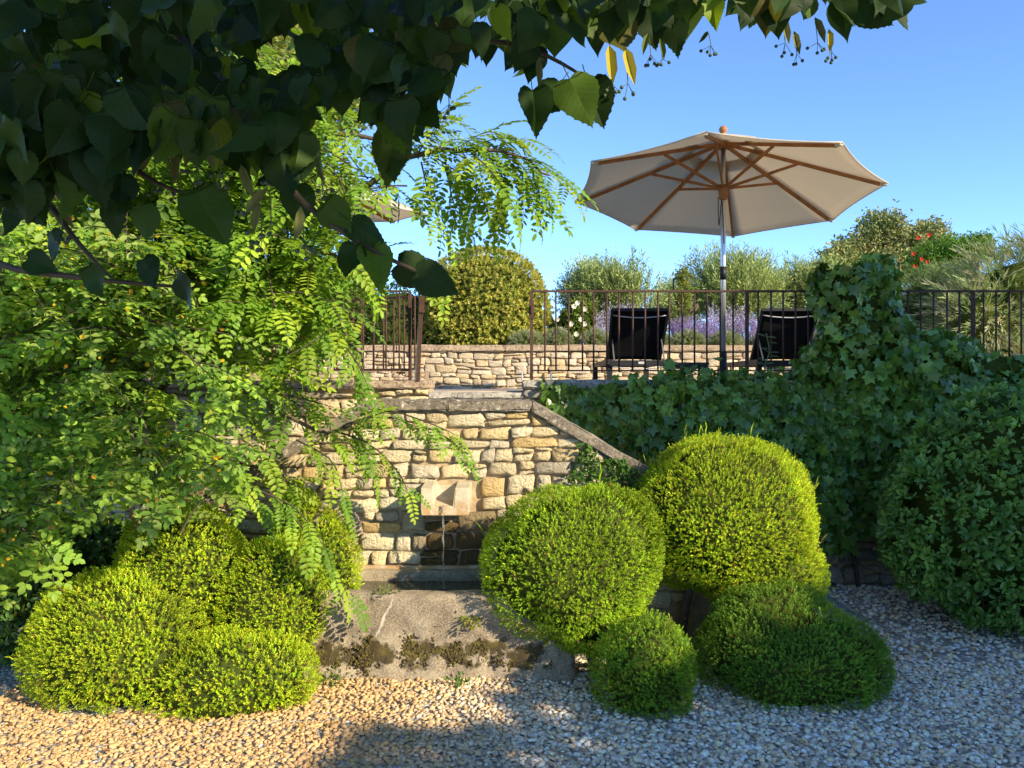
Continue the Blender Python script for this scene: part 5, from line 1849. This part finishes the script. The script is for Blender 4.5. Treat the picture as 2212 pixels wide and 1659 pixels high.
# leaves that stand out singly: x, y of the stalk end, dx, dy direction, length in px of the wide picture, depth
for (a, b, ux, uy, L, d) in ((425, 412, .45, .9, 135, 1.5), (250, 425, -.1, 1, 90, 1.6), (265, 375, 0, 1, 80, 1.6), (310, 445, .05, 1, 75, 1.5), (310, 560, .3, .5, 75, 1.5), (385, 600, .5, .6, 90, 1.5), (195, 575, .3, .6, 75, 1.5), (60, 560, .8, .3, 70, 1.6),
                             (850, 285, -.1, 1, 110, 1.7), (830, 300, .3, .9, 95, 1.7), (1150, 195, .15, 1, 95, 1.8), (1230, 170, .4, .8, 110, 1.85), (1270, 180, .3, .9, 105, 1.9), (1210, 180, -.5, .8, 90, 1.9), (700, 440, .6, .6, 90, 1.5), (760, 480, .8, .5, 90, 1.5), (800, 540, .3, .8, 95, 1.5), (860, 570, .9, .4, 100, 1.5), (900, 590, .9, .35, 100, 1.45), (770, 530, -.2, 1, 80, 1.5), (640, 400, .1, 1, 90, 1.6),
                             (1400, 15, .2, 1, 90, 2.1), (1450, 30, .25, .9, 85, 2.1), (1540, 0, .1, 1, 60, 2.2), (1640, 0, -.3, .9, 60, 2.2), (1900, 0, .6, .5, 90, 2.2), (1860, 10, .7, .6, 80, 2.2), (1940, -5, .8, .2, 60, 2.2), (1820, 0, .2, .9, 70, 2.2), (1330, 40, .1, 1, 95, 2.0), (30, 440, -.1, 1, 70, 1.6), (110, 500, .3, .9, 70, 1.6)):
    pos.append(W(a, b, d)); v = np.array([ux, rng.normal() * .15, -uy]); dirs.append(v); nrms.append(np.array([rng.normal() * .3, -1, .15 + rng.normal() * .3])); size.append(L * K / FPX * d / 1.1)
pos = np.array(pos); dirs = np.array(dirs); nrms = np.array(nrms); size = np.array(size)
n = len(pos)
flip = rng.random(n) < .5
nrms[flip] *= -1
R = frames(dirs, nrms)
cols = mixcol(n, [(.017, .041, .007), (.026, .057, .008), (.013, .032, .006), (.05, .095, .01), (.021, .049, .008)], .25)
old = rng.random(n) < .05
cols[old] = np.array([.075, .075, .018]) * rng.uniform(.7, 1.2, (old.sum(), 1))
lit_leaf = rng.random(n) < .06
cols[lit_leaf] = np.array([.15, .22, .02]) * rng.uniform(.7, 1.2, (lit_leaf.sum(), 1))  # lighter leaf colour stands in for sun shining through some leaves
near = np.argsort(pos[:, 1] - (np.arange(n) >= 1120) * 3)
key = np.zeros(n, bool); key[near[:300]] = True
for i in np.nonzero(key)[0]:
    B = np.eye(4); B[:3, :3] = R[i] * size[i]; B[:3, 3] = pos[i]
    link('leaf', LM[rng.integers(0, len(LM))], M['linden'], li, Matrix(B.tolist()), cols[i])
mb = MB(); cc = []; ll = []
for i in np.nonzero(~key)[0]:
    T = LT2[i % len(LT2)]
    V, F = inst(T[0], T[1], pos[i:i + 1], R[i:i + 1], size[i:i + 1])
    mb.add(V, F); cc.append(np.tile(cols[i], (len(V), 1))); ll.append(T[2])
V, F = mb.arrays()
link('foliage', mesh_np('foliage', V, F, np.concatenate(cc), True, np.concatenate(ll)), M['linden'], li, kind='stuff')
# rest of the crown, above and behind the viewpoint
n = 14000
d = sphere_dirs(n) * (rng.random(n) ** .4)[:, None]
P = np.array([.5, -.8, 4.1]) + d * np.array([2.0, 1.9, 1.7])
P = P[P[:, 2] > 2.55]
q = proj(P)
inside = (P[:, 1] > .1) & (q[:, 0] > -120) & (q[:, 0] < 2330) & (q[:, 1] > -120) & (q[:, 1] < 1800)
P = P[~inside]; n = len(P)
scatter('crown', [(*leaf6(.85, .05, .12), np.zeros(6))], P, rv(n, .6) + (0, 0, -.7), rv(n, .6) + (0, 0, 1), rng.uniform(.09, .14, n), mixcol(n, [(.045, .10, .018), (.06, .125, .02)]), M['linden'], li)
# fruit: pale bract with a stalk of small round nutlets
for (a, b, d, s, yel) in ((1315, 100, 1.9, 1.15, 1), (1350, 105, 1.9, 1.1, 1), (1400, 75, 2.1, .7, 0), (1425, 85, 2.1, .7, 0), (1690, 40, 2.2, .9, 2), (1715, 70, 2.2, .8, 2), (1760, 40, 2.2, .9, 2), (1790, 65, 2.2, .8, 1), (1530, 70, 2.2, .5, 0), (965, 185, 1.9, .6, 0), (860, 230, 1.7, .7, 2), (420, 280, 1.5, .9, 2), (470, 290, 1.5, .9, 2), (520, 360, 1.5, .8, 2), (580, 410, 1.5, .8, 2), (650, 450, 1.5, .8, 2), (330, 320, 1.6, .8, 2), (590, 300, 1.5, .8, 2), (690, 330, 1.6, .8, 2), (560, 440, 1.5, .7, 2), (380, 330, 1.6, .8, 2), (130, 440, 1.6, .7, 2), (870, 60, 1.8, .8, 2), (1110, 60, 1.9, .8, 2), (700, 90, 1.8, .8, 2), (1160, 130, 1.9, .8, 2)):
    p = W(a, b, d)
    fc = link('fruit_stalk', mesh_np('fruit_stalk', *tube(smoothpath([p, p + (.004, 0, -.03 * s), p + (.006, -.005, -.075 * s)], 6), .0012, 4)), M['greentwig'], li)
    bc = np.array([.42, .36, .04]) if yel == 1 else (np.array([.17, .18, .06]) if yel == 2 else np.array([.10, .14, .03]))
    V, F = inst(*leaf6(.30, .1, .15), p[None] + (0, 0, .004), frames(np.array([[rng.normal() * .4, -.2, -1.0]]), np.array([[rng.normal() * .5, -1, .2]])), np.array([.085 * s]))
    part('bract', V, F, M['flower'], fc, np.tile(bc, (len(V), 1)))
    nb = rng.integers(3, 6); mb = MB()
    e = p + (.006, -.005, -.075 * s)
    for k in range(nb):
        bp = e + np.array([rng.normal() * .014, rng.normal() * .01, -rng.uniform(.01, .035)])
        mb.add(*tube([e, bp], .0008, 3, cap=False))
        V, F = inst(IV, IF, bp[None], np.eye(3)[None], np.array([.0052])); mb.add(V, F)
    mb.build('berries', M['berry'], fc, smooth=True)

# ------------------------------------------------------------------ small plants by the trough
def tuft(name, label, p, n, spread, size, pal, up=1.0):
    t = thing(name, label, 'weed', p)
    P = np.array(p) + np.c_[rng.normal(size=(n, 2)) * spread * .4, np.zeros(n)]
    D = np.c_[rng.normal(size=(n, 2)) * .7, np.full(n, up) + rng.normal(size=n) * .3]
    P = P + unit(D) * (rng.random(n) * spread)[:, None]
    scatter('leaves', [(*LV6, np.zeros(6))], P, D, rv(n, .5) + (0, -.6, .8), size * rng.uniform(.6, 1.2, n), mixcol(n, pal), M['robinia'], t)
    mb = MB()
    for k in range(8):
        mb.add(*tube([p, P[k % n]], .0015, 3, cap=False))
    mb.build('stems', M['greentwig'], t, kind='stuff')


tuft('fern', 'little yellow green fern rooted on the face of the trough', (-.237, 4.715, .36), 70, .07, .03, [(.24, .24, .03), (.17, .2, .03)], -.3)
tuft('weed', 'tiny weed on the upper edge of the trough above the pale vein', (-.735, 4.75, .485), 40, .05, .025, [(.12, .17, .04), (.16, .2, .06)], .5)
tuft('weed', 'small green weed at the foot of the trough near its middle', (-.30, 4.60, .0), 45, .07, .028, [(.07, .16, .03), (.1, .2, .04)])
tuft('weed', 'small weed at the left foot of the trough beside the cloud bush', (-1.02, 4.62, .0), 50, .08, .03, [(.09, .17, .03), (.13, .2, .05)])
tuft('weed', 'reddish weed under the lower left box bush', (-1.72, 4.22, .0), 50, .05, .028, [(.18, .06, .03), (.1, .13, .03)])

n = 150
q = np.concatenate([np.c_[rng.normal(size=70) * .55 + 3.0, rng.normal(size=70) * .25 + 5.25], np.c_[rng.normal(size=40) * .6 - 1.7, rng.normal(size=40) * .15 + 4.05], np.c_[rng.uniform(-2.4, 2.6, 40), rng.uniform(3.2, 4.6, 40)]])
P = np.c_[q, rng.uniform(.014, .024, n)]
o = part('fallen_leaves', *inst(*leaf6(.6, .2, .15), P, frames(np.c_[rng.normal(size=(n, 2)), rng.normal(size=n) * .15], rv(n, .3) + (0, 0, 1)), rng.uniform(.018, .04, n)), M['flower'], cols=np.repeat(mixcol(n, [(.30, .18, .06), (.38, .25, .08), (.22, .12, .05), (.45, .33, .06)]), 6, 0), kind='stuff')
tag(o, 'scattered dry brown leaves lying on the gravel', 'leaves')

# ------------------------------------------------------------------ unseen blockers, added and shaped to shade the right side
def UH(u, h, z):
    a = math.pi - SUN_AZ
    return np.array([u * math.cos(a) + h * math.sin(a), u * math.sin(a) - h * math.cos(a), z])


hs = thing('shade_house', 'unseen gabled block added past the right edge to shade the ivy wall', 'shade_house', tuple(UH(7.4, 9, 0)))
u0, u1, h0, h1, ze = 5.48, 8.7, 7.0, 12.0, 7.05
V = np.array([UH(u, h, z) for u in (u0, u1) for h in (h0, h1) for z in (0, ze)])
part('walls', V, BOXF, M['plaster'], hs)
rd = [UH(u0 - .0, h0 - .25, ze + .003), UH(u1 + .2, h0 - .25, ze + .003), UH(u0 - .0, (h0 + h1) / 2, ze + 1.25), UH(u1 + .2, (h0 + h1) / 2, ze + 1.25), UH(u0 - .0, h1 + .25, ze + .003), UH(u1 + .2, h1 + .25, ze + .003)]
part('roof', np.array(rd), [np.array([[0, 1, 3, 2], [2, 3, 5, 4], [0, 4, 5, 1]]), np.array([[0, 2, 4], [1, 5, 3]])], M['tile'], hs)
for u in (6.5, 7.9):
    for z in (1.1, 3.7):
        V = np.array([UH(uu, h, zz_) for uu in (u - .45, u + .45) for h in (h0 - .03, h0 + .05) for zz_ in (z, z + 1.3)])
        part('window', V, BOXF, M['frame'], hs)
hz_ = (1.10 + .423 * 6.6) / .906 / 1.02
lobes = [(UH(u, 6.6 + rng.normal() * .15, hz_ * .5), np.array([.75, .75, hz_ * .52 + rng.normal() * .05])) for u in np.arange(2.1, 5.4, .45)]
t = leafy_shrub('shade_hedge', 'unseen leafy blocker added past the right edge to shade the gravel', 'hedge', lobes, 3000, .16, [(.05, .1, .02), (.07, .13, .03)], M['box'], tuple(UH(3.9, 6.6, 0)), [], core=.93, zmin=.05)

# tidy helper properties
for o in BASES:
    if 'base' in o:
        del o['base']
print('objects', len(bpy.data.objects), 'tris', sum(len(m.loops) - 2 * len(m.polygons) for m in bpy.data.meshes))
